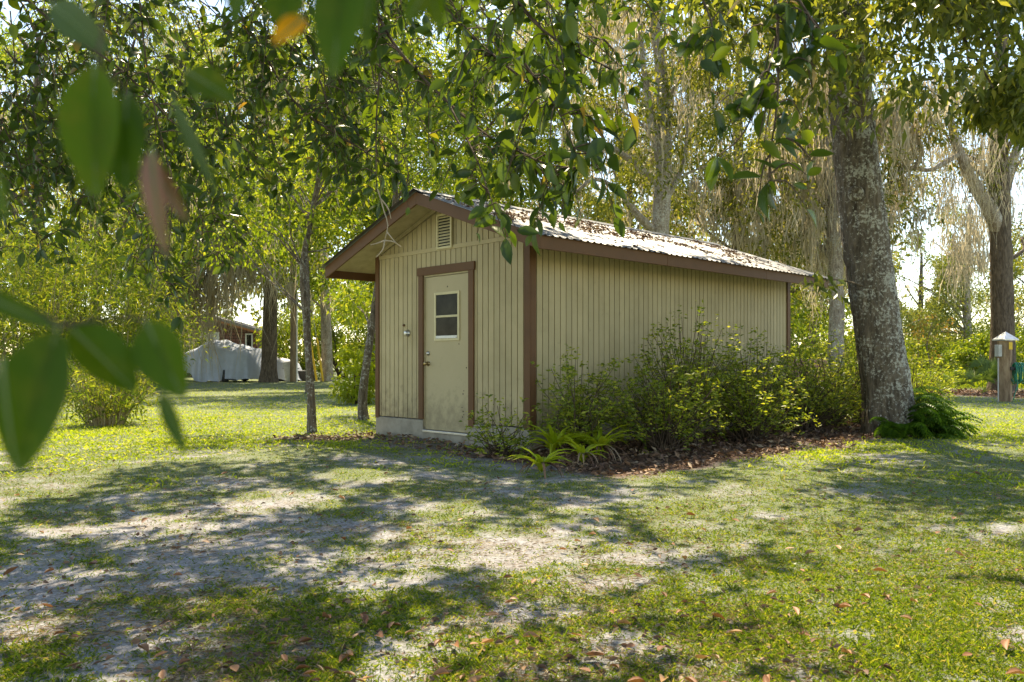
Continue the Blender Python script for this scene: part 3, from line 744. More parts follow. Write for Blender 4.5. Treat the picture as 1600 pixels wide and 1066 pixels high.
LP, LD, LL = [], [], []           # leaves of the hanging twigs
twigs = []
def hang(pts, side=7, leaf=.085, r=.007, dens=1.0, sl=(.10, .34)):
    """main twig through (px,py,Y) points with drooping leafy side twigs"""
    path = smooth_path([P(*q) for q in pts], 5*len(pts)+6); twigs.append((path, [r, r*.35]))
    for k in range(side):
        t = int(len(path)*U(.12, .98)); a = path[min(t, len(path)-1)]
        d = unit(np.array([U(-1, 1), U(-.7, .7), U(-1.0, .25)])); L = U(*sl)
        e = a+d*L; mid = a+d*L*.5+np.array([0, 0, .04*L/.2]); e = e-np.array([0, 0, .25*L])
        sp = smooth_path([a, mid, e], 7); twigs.append((sp, [.0032, .0014]))
        nl = max(3, int((L/.036)*dens))
        for j in range(nl):
            u = (j+.6)/nl; q = sp[min(6, int(u*6.99))]
            dd = unit(unit(e-a)*.7+rng.normal(0, .75, 3)+np.array([0, 0, -.45]))
            LP.append(q+rng.normal(0, .004, 3)); LD.append(dd); LL.append(leaf*.92*U(.5, 1.3))
    for j in range(3): LP.append(path[-1]); LD.append(unit(rng.normal(0, .6, 3)+np.array([0, 0, -.9]))); LL.append(leaf*U(.8, 1.2))
# named limbs seen in the picture: over the shed, upper left, upper right
hang([(560, -60, 4.2), (610, 60, 4.0), (700, 160, 3.9), (800, 240, 3.8), (880, 290, 3.7)], 36, .095, .010)
hang([(640, -60, 3.6), (720, 40, 3.6), (800, 110, 3.5), (880, 170, 3.4), (925, 200, 3.4)], 34, .10, .009)
hang([(760, -70, 3.3), (830, 30, 3.2), (900, 80, 3.2), (960, 110, 3.2)], 18, .095, .007)
hang([(700, 160, 3.9), (745, 250, 3.6), (770, 320, 3.4), (790, 372, 3.4)], 12, .10, .006, sl=(.06, .16))
hang([(780, 220, 3.7), (850, 255, 3.6), (905, 262, 3.6)], 14, .10, .006)
hang([(820, 100, 3.3), (870, 170, 3.2), (900, 240, 3.2)], 12, .10, .006)
hang([(330, -60, 5.0), (410, 80, 4.9), (470, 170, 4.8), (560, 230, 4.7), (620, 270, 4.6)], 34, .09, .010)
hang([(585, -40, 4.6), (594, 80, 4.5), (588, 190, 4.4), (588, 300, 4.3)], 9, .085, .009, sl=(.05, .2))
hang([(600, -40, 4.7), (580, 90, 4.6), (600, 200, 4.5), (592, 320, 4.4)], 6, .085, .005, sl=(.05, .16))
hang([(20, -20, 4.6), (90, 40, 4.6), (190, 110, 4.6), (270, 190, 4.6), (330, 240, 4.6)], 26, .09, .010)
hang([(215, -30, 4.2), (232, 120, 4.2), (262, 260, 4.1), (268, 330, 4.1), (262, 400, 4.0)], 20, .085, .006)
hang([(262, 330, 4.1), (240, 400, 4.0), (268, 455, 4.0), (280, 495, 4.0)], 9, .08, .005, sl=(.05, .14))
hang([(300, 300, 4.3), (335, 390, 4.2), (352, 415, 4.2)], 7, .075, .004, sl=(.05, .14))
hang([(180, 300, 4.3), (220, 350, 4.2), (212, 420, 4.2)], 7, .08, .004, sl=(.05, .16))
hang([(1190, -70, 2.6), (1215, 30, 2.6), (1195, 130, 2.55), (1160, 210, 2.5), (1120, 245, 2.5)], 14, .095, .006, sl=(.06, .18))
hang([(1215, 30, 2.6), (1215, 150, 2.5), (1205, 230, 2.5), (1200, 285, 2.5)], 13, .10, .005, sl=(.05, .16))
hang([(1230, -30, 2.6), (1275, 40, 2.5), (1310, 75, 2.5)], 9, .10, .005, sl=(.05, .16))
hang([(1080, -40, 3.0), (1110, 30, 2.9), (1120, 90, 2.9)], 7, .085, .005, sl=(.05, .16))
# farther sprays of the same tree, upper left
for k in range(100):
    x0 = U(-60, 600); y0 = U(-60, 190); Y = U(4.6, 7.2); dx = U(-30, 110); dy = U(60, 210)
    if x0 < 330: dy += U(0, 80)
    hang([(x0, y0, Y), (x0+dx*.5, y0+dy*.35, Y-.05), (x0+dx, y0+dy, Y-.15)], int(U(6, 12)), .085, .005, .9, (.1, .34))
for k in range(20):
    x0 = U(600, 1020); y0 = U(-70, 60); Y = U(4.4, 6.0); dx = U(0, 110); dy = U(40, 120)
    hang([(x0, y0, Y), (x0+dx*.5, y0+dy*.4, Y), (x0+dx, y0+dy, Y-.1)], int(U(5, 9)), .09, .005, .9, (.1, .3))
for k in range(10):                   # left margin
    x0 = U(-80, 60); y0 = U(80, 300); Y = U(4.5, 6.5)
    hang([(x0, y0, Y), (x0+30, y0+70, Y), (x0+U(20, 80), y0+U(90, 150), Y)], 8, .085, .005, .9, (.1, .3))
tag(tubes('twigs', [(p-FT, r) for p, r in twigs], M['twig'], front, 4), kind='stuff')
for c in (P(560, -60, 4.2), P(640, -60, 3.6), P(330, -60, 5.0), P(20, -20, 4.6), P(215, -30, 4.2), P(1190, -70, 2.6), P(1080, -40, 3.0), P(760, -70, 3.3)):
    limb_to(front, ftpath, c-FT, .03, M['bark'], .16)
LP = np.array(LP); LD = np.array(LD); LL = np.array(LL)
k_ = in_gap(LP) | (U(0, 1, len(LP)) < .85); LP, LD, LL = LP[k_], LD[k_], LL[k_]
size = LL/LP[:, 1]; px, py = proj(LP); vis = (px > -20) & (px < 1620) & (py > -20)
order = np.argsort(-size*vis); big = order[:290]; rest = order[290:]
Vv, Ff = leaves12(LP[rest]-FT, LD[rest], LL[rest], LL[rest]*U(.34, .56, len(rest)), .2, U(.0, .3, len(rest)))
tag(mk('leaves', Vv, Ff, M['front'], front, True), kind='stuff')
for i in big:
    Vv, Ff = leaves12((LP[i]*0)[None], LD[i][None], LL[i], LL[i]*U(.42, .54), .2, U(.0, .3))
    o = mk('leaf', Vv, Ff, M['front'], front, True); o.location = tuple(LP[i]-FT)

dt = [[(590, 296, 4.3), (600, 330, 4.3), (606, 352, 4.3), (601, 376, 4.3)], [(601, 376, 4.3), (590, 380, 4.28), (579, 383, 4.28)], [(601, 376, 4.3), (615, 378, 4.3), (627, 386, 4.32)], [(604, 362, 4.3), (612, 372, 4.3), (618, 379, 4.3)], [(601, 376, 4.3), (598, 390, 4.28), (588, 402, 4.28)], [(594, 310, 4.3), (606, 325, 4.3), (611, 342, 4.3)]]
tubes('dead_twig', [(smooth_path([P(*q)-FT for q in l], 8), [.0045, .002]) for l in dt], plain('pale_dead_twig', (.42, .34, .24), .8), front, 6)
# leaves right in front of the lens
NK = .50
near = empty('near_twig', 'blurred green twig hanging close to the camera at the left edge', 'twig', tuple(P(90, 505, .56*NK)))
near2 = empty('near_twig', 'blurred twig with broad leaves and one dead brown leaf, upper left', 'twig', tuple(P(200, 150, .6*NK)))
near3 = empty('near_twig', 'blurred twig with an orange leaf tip at the top edge', 'twig', tuple(P(500, -40, .62*NK)))
def near_leaf(root, b, t, w, Y, mat, Yt=None, curl=.12, fold=.25):
    w *= .88; Yt = (Yt or Y*.97)*NK; Y = Y*NK; a = P(*b, Y); e = P(*t, Yt); L = np.linalg.norm(e-a); Wm = w/F*Y
    sd = np.array([[0.05, -1.0, .1]])
    V, Fc = leaves12(np.zeros((1, 3)), (e-a)[None], L, Wm, fold, curl, side=sd)
    o = mk('leaf', V, Fc, M[mat], root, True)
    o.location = tuple(a-np.array(root.location))
    mid = V[[0, 2, 5, 8, 11, 13]]*np.array([1, 1, 1])-np.array([0, .0006, 0])
    tubes('midrib', [(smooth_path(mid, 14), [.0007, .0002])], M['rib'], o, 5)
    s_ = o.modifiers.new('smooth', 'SUBSURF'); s_.levels = s_.render_levels = 2
    return o
def near_stem(root, pts, r=.0016):
    tubes('stem', [(smooth_path([P(q[0], q[1], q[2]*NK)-np.array(root.location) for q in pts], 12), [r*NK, r*NK*.7])], M['twig'], root, 7)
near_leaf(near, (95, 508), (12, 750), 135, .56, 'near_dark'); near_leaf(near, (105, 506), (218, 612), 100, .57, 'near_dark', .60)
near_leaf(near, (-45, 450), (82, 512), 42, .55, 'near_dark'); near_leaf(near, (228, 500), (285, 625), 95, .60, 'near_dark'); near_leaf(near, (252, 610), (287, 712), 32, .60, 'near_dark')
near_leaf(near, (5, 560), (18, 745), 26, .50, 'near'); 
near_stem(near, [(-120, 440, .55), (0, 462, .55), (60, 490, .56), (95, 510, .56), (110, 506, .57)], .003); near_stem(near, [(95, 508, .56), (170, 500, .58), (228, 505, .60), (250, 600, .60), (262, 640, .60)], .0014)
near_leaf(near2, (150, 95), (140, 312), 112, .62, 'near'); near_leaf(near2, (200, 145), (190, 300), 92, .64, 'near_dark'); near_leaf(near2, (240, 232), (232, 365), 40, .62, 'near_brown', .58, .5, .5)
near_leaf(near2, (238, 250), (274, 328), 34, .62, 'near_brown', .60, .5, .5); near_leaf(near2, (80, 5), (165, 78), 66, .66, 'near_blue'); near_leaf(near2, (290, 110), (366, 156), 60, .70, 'near'); near_leaf(near2, (268, 150), (335, 300), 26, .72, 'near_blue')
near_leaf(near2, (-20, 255), (6, 338), 44, .58, 'near')
near_stem(near2, [(120, -60, .64), (160, 40, .63), (152, 96, .62), (200, 146, .64), (242, 236, .62)], .0013); near_stem(near2, [(120, -60, .64), (220, 60, .68), (290, 112, .70), (270, 152, .72)], .0013)
near_stem(near2, [(120, -60, .64), (90, -20, .66), (80, 6, .66)], .0013); near_stem(near2, [(-60, -60, .6), (-50, 120, .58), (-20, 256, .58)], .0013)
near_leaf(near3, (385, -70), (362, 34), 50, .64, 'near_dark'); near_leaf(near3, (450, -60), (440, 52), 90, .64, 'near'); near_leaf(near3, (478, 28), (425, 66), 44, .63, 'near_orange')
near_leaf(near3, (545, -70), (515, 122), 100, .60, 'near_dark'); near_leaf(near3, (585, -60), (568, 74), 34, .62, 'near'); near_leaf(near3, (700, -70), (632, 34), 66, .66, 'near'); near_leaf(near3, (660, -60), (690, 45), 50, .68, 'near')
near_stem(near3, [(300, -110, .64), (390, -70, .64), (450, -62, .64), (545, -72, .60), (590, -64, .62), (700, -74, .66)], .0016); near_stem(near3, [(450, -62, .64), (470, -20, .63), (478, 30, .63)], .0012)

# ------------------------------------------------------------------ saplings by the shed
SA_ = P(487, 673, 12.3); SA_[2] = 0
sap = empty('sapling', 'thin straight sapling standing left of the shed', 'tree', tuple(SA_))
pp = [P(488, 676, 12.3), P(485, 600, 12.3), P(478, 500, 12.3), P(473, 420, 12.3), P(488, 330, 12.3), P(500, 260, 12.4), P(508, 150, 12.6)]
trunk(sap, [q-SA_ for q in pp], [.060, .05, .047, .044, .038, .032, .018], M['sapbark'], 10, 40, .06, .3); spth = smooth_path([q-SA_ for q in pp], 24)
cen = [P(U(340, 600), U(185, 400), U(11.4, 14.0))-SA_ for k in range(44)]
for c in cen[::2]: limb_to(sap, spth, c, .016, M['sapbark'], .06)
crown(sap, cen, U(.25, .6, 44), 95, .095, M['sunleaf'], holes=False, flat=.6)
SB = P(570, 655, 14.8); SB[2] = 0
sap2 = empty('sapling', 'curved slender tree close to the left corner of the shed', 'tree', tuple(SB))
pp = [P(569, 658, 14.8), P(567, 620, 14.8), P(574, 560, 14.8), P(583, 500, 14.9), P(592, 440, 15.0), P(615, 340, 15.2), P(620, 220, 15.4)]
trunk(sap2, [q-SB for q in pp], [.085, .07, .067, .064, .06, .045, .03], M['sapbark'], 10, 40, .06, .25); spth = smooth_path([q-SB for q in pp], 24)
cen = [P(U(560, 730), U(150, 300), U(14, 17.5))-SB for k in range(32)] + [P(U(520, 590), U(440, 500), U(15, 17))-SB for k in range(10)]
for c in cen[::3]: limb_to(sap2, spth, c, .02, M['sapbark'], .06)
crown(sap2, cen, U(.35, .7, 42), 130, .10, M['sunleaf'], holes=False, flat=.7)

# ------------------------------------------------------------------ trees behind
def bx(px, Y): return ((px-800)/F*Y, Y)
T2 = np.array([*bx(1028, 22), 0.0])
oak2 = empty('oak_tree', 'forked oak rising directly behind the shed roof', 'tree', tuple(T2))
pp = [P(1028, 630, 22), P(1030, 420, 22), P(1033, 330, 22), P(1038, 240, 22), P(1034, 130, 22.2), P(1022, 20, 22.4), P(1018, -60, 22.5)]
trunk(oak2, [q-T2 for q in pp], [.30, .25, .24, .22, .17, .13, .08], M['pale_bark'], 14, 40, .05, .2); tp2 = smooth_path([q-T2 for q in pp], 24)
for pl, r in (([(1036, 262, 22), (1018, 190, 21.8), (1008, 120, 21.7), (998, 30, 21.6)], .15), ([(1026, 365, 22), (995, 335, 21.6), (968, 300, 21.3), (930, 280, 21), (900, 300, 20.8)], .12),
              ([(1030, 290, 22), (990, 255, 21.7), (950, 228, 21.3), (915, 225, 21), (890, 205, 20.8)], .11), ([(1036, 320, 22), (1058, 280, 22), (1070, 245, 22.2), (1075, 180, 22.4)], .10), ([(950, 228, 21.3), (962, 280, 21), (968, 320, 20.8)], .04)):
    limb(oak2, [P(*q)-T2 for q in pl], r, r*.3, M['pale_bark'], 16, 8)
cen = []
for k in range(70):
    q = (U(880, 1200), U(-40, 330)); cen.append(P(q[0], q[1], U(19.5, 25))-T2)
cut2 = lambda p: thin_holes(p+T2)
crown(oak2, cen, U(.5, 1.0, 70), 190, .145, M['oak'], holes=False, cut=cut2)
mp_ = [P(U(890, 1100), U(20, 250), U(20, 24))-T2 for k in range(60)] + [P(U(900, 1000), U(-30, 60), U(20, 24))-T2 for k in range(40)]
moss_at(mp_, U(.8, 2.2, len(mp_)), oak2, 24, .12, (.015, .04))
for c in cen[::9]: limb_to(oak2, tp2, c, .05, M['pale_bark'], .08)

wild_tree('mossy live oak trunk standing right of the covered boat', bx(420, 42), 18, 12, (7.5, 5, 7.5), 90, 300, .17, M['oak'], M['bark'], .40, moss=170, moss_len=(1.5, 4.2), per_moss=36, mwd=(.025, .06))
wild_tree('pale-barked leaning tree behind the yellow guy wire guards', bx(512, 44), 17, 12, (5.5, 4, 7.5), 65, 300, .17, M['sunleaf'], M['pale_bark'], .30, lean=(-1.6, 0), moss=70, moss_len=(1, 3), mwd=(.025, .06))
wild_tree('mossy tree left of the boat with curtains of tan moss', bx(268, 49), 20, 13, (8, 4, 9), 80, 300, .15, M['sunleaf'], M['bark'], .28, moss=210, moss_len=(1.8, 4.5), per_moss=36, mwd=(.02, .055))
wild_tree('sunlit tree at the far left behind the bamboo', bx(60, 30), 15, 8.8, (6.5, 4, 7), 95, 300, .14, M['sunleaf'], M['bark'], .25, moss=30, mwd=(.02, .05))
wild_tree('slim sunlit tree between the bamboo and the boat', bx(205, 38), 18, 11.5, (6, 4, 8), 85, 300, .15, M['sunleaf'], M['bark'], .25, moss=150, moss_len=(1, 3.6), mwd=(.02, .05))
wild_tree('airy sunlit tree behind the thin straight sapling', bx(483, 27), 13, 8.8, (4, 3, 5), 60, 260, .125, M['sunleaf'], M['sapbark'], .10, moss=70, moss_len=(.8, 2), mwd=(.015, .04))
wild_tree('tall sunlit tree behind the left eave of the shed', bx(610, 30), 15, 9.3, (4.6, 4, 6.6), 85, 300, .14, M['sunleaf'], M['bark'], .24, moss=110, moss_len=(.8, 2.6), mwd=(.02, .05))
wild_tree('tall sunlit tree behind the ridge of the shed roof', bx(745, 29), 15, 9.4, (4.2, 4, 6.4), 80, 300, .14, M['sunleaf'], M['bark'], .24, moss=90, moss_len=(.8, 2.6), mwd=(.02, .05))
wild_tree('oak with thin moss between the ridge and the forked oak', bx(880, 36), 17, 11.5, (4.8, 4, 7.5), 65, 300, .16, M['oak'], M['bark'], .3, moss=110, moss_len=(1.2, 3.2), mwd=(.02, .055))
wild_tree('oak hung with long grey moss right of the forked oak', bx(1155, 33), 16, 9.6, (4.4, 4, 6.4), 65, 300, .15, M['oak'], M['bark'], .3, moss=300, moss_len=(1.0, 4.5), per_moss=34, mwd=(.02, .055))
wild_tree('moss-curtained oak just left of the lichen tree', bx(1304, 27), 13, 7.8, (3.4, 3, 4.2), 40, 260, .14, M['oak'], M['pale_bark'], .26, moss=300, moss_len=(1.0, 4.0), per_moss=34, mwd=(.018, .05))
wild_tree('sparse oak seen between moss curtains behind the shed end', bx(1230, 42), 15, 8.5, (5, 4, 5.5), 45, 260, .17, M['oak'], M['bark'], .3, moss=120, moss_len=(1.5, 3.5), mwd=(.025, .06))
mo = bpy.data.objects.new('moss_oak', None); C.objects.link(mo); MO = np.array([*bx(330, 39), 0.0]); mo.location = tuple(MO); mo.name = 'oak_tree'
tag(mo, 'oak limbs draped in tan moss above the covered boat', 'tree')
pp = [np.array(v, float) for v in ((-3.6, 3, -.1), (-3.5, 3, 4), (-3.2, 2.5, 8), (-2.4, 2, 12))]
trunk(mo, pp, [.3, .26, .2, .1], M['bark'], flare=.3)
lims = []
for q in ((210, 330), (260, 290), (300, 260), (345, 300), (390, 320), (440, 330), (470, 380), (240, 380), (330, 370)):
    lims.append(limb_to(mo, smooth_path(pp, 16), P(q[0], q[1], U(37, 41))-MO, .09, M['bark'], .1))
mp_ = []
for k in range(240):
    l = lims[k % len(lims)]; sp_ = smooth_path(l, 12); mp_.append(sp_[rng.integers(2, 12)]+np.array([rng.normal(0, .55), rng.normal(0, .4), rng.normal(-.15, .25)]))
moss_at(mp_, U(2.0, 5.5, 240), mo, 44, .2, (.02, .05))
crown(mo, [l[3]+rng.normal(0, .7, 3) for l in lims for _ in range(3)], U(.5, .9, 27), 150, .14, M['sunleaf'], holes=False)
# right-hand oak with the leaning limb
R4 = np.array([*bx(1565, 29), 0.0])
oakr = empty('oak_tree', 'thick dark oak at the right edge behind the wooden post', 'tree', tuple(R4))
pp = [P(1566, 628, 29), P(1566, 500, 29), P(1564, 400, 29), P(1562, 330, 29), P(1560, 220, 29), P(1566, 60, 29.3), P(1570, -60, 29.5)]
trunk(oakr, [q-R4 for q in pp], [.46, .37, .35, .34, .26, .2, .1], M['bark'], 16, 40, .05, .2); tpr = smooth_path([q-R4 for q in pp], 24)
for pl, r in (([(1560, 360, 29), (1545, 325, 28.6), (1520, 285, 28), (1498, 235, 27.6), (1482, 180, 27.4)], .28), ([(1500, 240, 27.6), (1455, 265, 27.2), (1420, 262, 27), (1390, 275, 27)], .10), ([(1430, 262, 27), (1440, 230, 27), (1410, 215, 27)], .06), ([(1562, 300, 29), (1590, 230, 29), (1620, 160, 29)], .2)):
    limb(oakr, [P(*q)-R4 for q in pl], r, r*.4, M['pale_bark'], 16, 9)
cen = [P(U(1380, 1640), U(-20, 300), U(26, 33))-R4 for k in range(52)] + [P(U(1580, 1650), U(300, 480), U(28, 33))-R4 for k in range(9)]
cutr = lambda p: thin_holes(p+R4)
crown(oakr, cen, U(.6, 1.2, len(cen)), 230, .15, M['oak'], holes=False, cut=cutr)
mp_ = [P(U(1385, 1600), U(130, 330), U(26, 30))-R4 for k in range(130)] + [P(U(1465, 1540), U(300, 420), U(27, 29))-R4 for k in range(30)]
moss_at(mp_, U(.5, 2.6, len(mp_)), oakr, 26, .13, (.012, .035))
for c in cen[::6]: limb_to(oakr, tpr, c, .09, M['bark'], .08)
# the hazy oak beyond the meadow
R5 = np.array([*bx(1513, 58), 0.0])
oakf = empty('oak_tree', 'pinkish-trunked oak far off in the meadow', 'tree', tuple(R5))
pp = [P(1515, 592, 58), P(1513, 540, 58), P(1510, 480, 58), P(1508, 430, 58), P(1512, 380, 58), P(1515, 320, 58)]
trunk(oakf, [q-R5 for q in pp], [.36, .30, .28, .34, .24, .12], M['pale_bark'], 12, 30, .06, .2); tpf = smooth_path([q-R5 for q in pp], 20)
cen = [P(1480+rng.normal(0, 38), 455+rng.normal(0, 48), U(55, 63))-R5 for k in range(46)]+[P(U(1410, 1475), U(440, 520), U(55, 63))-R5 for k in range(14)]
cutf = lambda p: thin_holes(p+R5)
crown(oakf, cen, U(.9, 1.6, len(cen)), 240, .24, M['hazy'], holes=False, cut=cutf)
for c in cen[::5]: limb_to(oakf, tpf, c, .09, M['pale_bark'], .08)
mp_ = [P(U(1480, 1540), U(330, 420), 57)-R5 for k in range(40)]; moss_at(mp_, U(1.5, 4, 40), oakf, 24, .3, (.04, .09))
MB().box(-.16, .16, -.48, -.36, 1.0, 1.9).build('meter_box', plain('dark_box', (.04, .04, .05), .5), oakf, bevel=.02)
for lab, px, Y, H, cz, cr, n in (('distant hazy tree over the meadow right of the lichen tree', 1440, 95, 16, 9, (8, 5, 4.5), 40), ('distant tree behind the post at the right margin', 1625, 80, 16, 9, (7, 5, 6), 40),
                                ('tall tree beyond the house at left', 330, 70, 24, 15, (9, 6, 8), 50), ('tall tree beyond the utility pole', 480, 66, 24, 14, (8, 6, 9), 55),
                                ('tall background tree left of the ridge', 680, 60, 24, 14, (8, 6, 9), 55), ('tall background tree behind the forked oak', 985, 62, 22, 11, (6, 6, 7), 36),
                                ('tall background tree at the upper left corner', 150, 58, 22, 13, (9, 6, 8), 45), ('background tree at the left margin', -30, 48, 18, 10, (7, 5, 7), 45), ('background tree behind the far shed corner', 1270, 60, 17, 9, (6, 5, 6), 36)):
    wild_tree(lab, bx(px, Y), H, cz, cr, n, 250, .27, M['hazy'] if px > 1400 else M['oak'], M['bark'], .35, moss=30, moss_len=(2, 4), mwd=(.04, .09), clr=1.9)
# understory and the far wood
def shrub(label, base, h, r, n, per, leaf, mat, name='shrub', cat='shrub', stems=9, holes=True, sc=None, smat=None):
    z0 = float(gz(*base)); t = empty(name, label, cat, (base[0], base[1], z0))
    c = rdir(n)*(U(.3, 1, n)**.5)[:, None]*np.array([r, r, h*.5]); c[:, 2] += h*.52
    crown(t, c, np.full(n, (sc or .30)*r), per, leaf, mat, holes=False, name='foliage')
    it = []
    for k in range(stems):
        e = c[k % n]; it.append((smooth_path([(U(-.1, .1)*r, U(-.1, .1)*r, -.03), (e[0]*.5, e[1]*.5, e[2]*.55), e], 8), [.012+.008*h, .004]))
    tubes('stems', it, smat or M['twig'], t, 5)
    return t
for lab, px, Y, h, r in (('shrub thicket right of the utility pole', 478, 52, 5, 2.6), ('green thicket behind the pale leaning tree', 535, 50, 6, 3.0), ('thicket beside the blue-white roof', 600, 48, 5.5, 2.6), ('green thicket behind the covered boat', 300, 66, 5, 4), ('shrub seen past the left end of the boat', 262, 46, 3.6, 2.0),
                         ('sunlit thicket behind the far end of the shed', 1170, 38, 5, 3), ('sunlit thicket left of the lichen tree', 1290, 44, 4.5, 3), ('low thicket in the meadow beyond the lichen tree', 1445, 62, 2.6, 3.2), ('rounded bush at the far right margin', 1600, 52, 4.4, 2.6), ('yellow-green bush beside the far oak', 1535, 50, 2.6, 1.8)):
    shrub(lab, bx(px, Y), h, r, 40, 150, .2, M['sunleaf'], cat='shrub')
n = 620; wx = U(-95, 70, n); wy = U(74, 95, n); wz = U(0, 1, n)**1.2*np.where(wx > 34, 3.5, 19)
far = mk('distant_woods', *leaves2(*(lambda p, o: (p, unit(o)+rdir(len(p))))(*cluster_pts(np.stack([wx, wy, wz], -1), U(1.6, 2.8, n), 80)), .72, .36), M['oak'])
tag(far, 'far-off wood closing the view behind the trees', 'woods', kind='stuff')
n = 300; wx = U(40, 260, n); wy = U(190, 240, n); wz = U(0, 5, n)
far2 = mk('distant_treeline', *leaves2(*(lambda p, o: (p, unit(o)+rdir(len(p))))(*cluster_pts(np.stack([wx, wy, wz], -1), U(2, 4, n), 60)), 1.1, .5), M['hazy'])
tag(far2, 'low hazy treeline on the horizon beyond the meadow', 'woods', kind='stuff')
# red-leaved sapling in the meadow
rs = empty('sapling', 'small rust-leaved sapling in the meadow', 'tree', (*bx(1452, 34), 0))
rt = [np.array(v) for v in ((0, 0, -.05), (.05, 0, .9), (-.05, .1, 1.7), (.1, 0, 2.6))]
trunk(rs, rt, [.035, .03, .022, .01], M['sapbark'], 7, 14)
c_ = [np.array([rng.normal(0, .5), rng.normal(0, .5), U(.8, 3.0)]) for k in range(16)]
for c in c_[::2]: limb_to(rs, smooth_path(rt, 12), c, .012, M['sapbark'])
crown(rs, c_, U(.2, .45, 16), 22, .12, M['rust'], holes=False)

# ------------------------------------------------------------------ bamboo
def bamboo(label, base, h, n, spread, perleaf, dead=.4, name='bamboo_clump', lean=.35, leafL=.16):
    t = empty(name, label, 'bamboo', (*base, float(gz(*base)))); it = []; p = []; d = []
    for k in range(n):
        a = U(0, 6.28); r0 = spread*.35*math.sqrt(U(0, 1)); r1 = r0+h*lean*U(.2, 1.2); hh = h*U(.35, 1.1)
        q = smooth_path([(r0*math.cos(a), r0*math.sin(a), -.02), ((r0*.6+r1*.4)*math.cos(a), (r0*.6+r1*.4)*math.sin(a), hh*.62), (r1*math.cos(a), r1*math.sin(a), hh)], 12)
        it.append((q, [.004+.004*h, .002]))
        m_ = int(perleaf*U(.6, 1.4)); i = rng.integers(4, 12, m_)
        p.append(q[i]+rng.normal(0, .13*h**.6, (m_, 3))); dd = rng.normal(0, 1, (m_, 3)); dd[:, 2] -= .3; d.append(dd)
    tubes('culms', it, M['stem'], t, 5)
    p = np.vstack(p); d = np.vstack(d); L = U(.6, 1.2, len(p))*leafL
    mk('foliage', *leaves2(p, d, L, L*.17, .2, .3), M['bamboo'], t)
    return t
bamboo('small clump of bamboo stubs and leaves on the sunny lawn', bx(165, 13.3), 1.15, 130, .8, 20, name='bamboo_clump', lean=.55, leafL=.13)
for lab, px, Y, h, n_ in (('bamboo thicket at the left edge beyond the lawn', 40, 24, 5.6, 60), ('bamboo stand behind the small bamboo clump', 165, 26, 5.4, 60), ('bamboo left of the boat under the moss', 205, 31, 3.8, 40), ('bamboo stand past the left margin', -90, 22, 5.6, 50)):
    bamboo(lab, bx(px, Y), h, n_, 3.6, 150, lean=.34, leafL=.21, name='bamboo_thicket')

# ------------------------------------------------------------------ covered boat, house, pole and the things around them
M['tarp'] = plain('grey_tarp', (.44, .49, .58), .7, 0, .2, .10, 3)
M['rubber'] = plain('black_rubber', (.03, .03, .03), .8); M['dark'] = plain('dark_metal', (.05, .05, .055), .6, .3)
bY = 43.5
boat = empty('covered_boat', 'boat on a trailer under a grey white tarp', 'boat', (*bx(347, bY), 0), math.radians(-12))
nu, nv = 46, 28; us = np.linspace(-2.15, 2.1, nu); vsn = np.linspace(-1, 1, nv); G = np.empty((nu, nv, 3))
for i, u in enumerate(us):
    top = np.interp(u, [-2.15, -1.7, -.9, -.35, .25, .7, 1.4, 2.1], [1.35, 1.62, 1.98, 2.22, 2.16, 2.02, 1.88, 1.72])
    hw = np.interp(u, [-2.15, -1.6, -.6, 1.6, 2.1], [.55, .9, 1.12, 1.1, 1.02])
    low = np.interp(u, [-2.15, -1.2, -.9, .5, .6, 2.1], [.8, .45, .03, .03, .14, .16])
    for j, v in enumerate(vsn):
        a = abs(v)
        if a < .5: y = hw*(a/.5); z = top-(top*.16)*(a/.5)**1.6
        else: y = hw*(1+.05*math.sin((a-.5)*6)); z = top*.84-(top*.84-low)*((a-.5)/.5)
        fold = .075*math.sin(u*9+3*math.sin(u*2.1)+a*2)*sstep(.35, .9, a)+.05*math.sin(u*17+a*5)*sstep(.5, 1, a)
        G[i, j] = (u+.03*math.sin(7*a+u*3), math.copysign(y+fold, v), z+.03*math.sin(u*6+v*5)+.02*math.sin(u*13-v*9))
Vb = G.reshape(-1, 3); I, J = np.meshgrid(np.arange(nu-1), np.arange(nv-1), indexing='ij')
Fb = np.stack([I*nv+J, (I+1)*nv+J, (I+1)*nv+J+1, I*nv+J+1], -1).reshape(-1, 4)
ends = [tuple(range(nv)), tuple(range((nu-1)*nv+nv-1, (nu-1)*nv-1, -1))]
cov = mk('tarp', Vb, [tuple(f) for f in Fb.tolist()]+ends, M['tarp'], boat, True)
MB().add([(-2.6, 0, .95), (-1.2, -.8, .9), (2.0, -.95, .9), (2.0, .95, .9), (-1.2, .8, .9), (-2.0, 0, .45), (-1.1, -.5, .42), (2.0, -.6, .42), (2.0, .6, .42), (-1.1, .5, .42)],
         [(0,1,2,3,4),(5,9,8,7,6),(0,5,6,1),(1,6,7,2),(2,7,8,3),(3,8,9,4),(4,9,5,0)]).build('hull', M['white'], boat)
MB().box(-2.9, 2.0, -.04, .04, .3, .4).box(-.6, 1.9, -.7, -.62, .3, .4).box(-.6, 1.9, .62, .7, .3, .4).box(.7, .8, -.95, .95, .3, .4).build('trailer_frame', M['dark'], boat)
for s in (-1, 1): MB().lathe([(.16, -.1), (.3, -.1), (.32, -.05), (.32, .05), (.3, .1), (.16, .1)], (.75, s*.98, .32), 20, 'y').build('wheel', M['rubber'], boat, True)
MB().box(-2.6, -2.5, -.05, .05, 0, .4).build('jack_stand', M['dark'], boat)
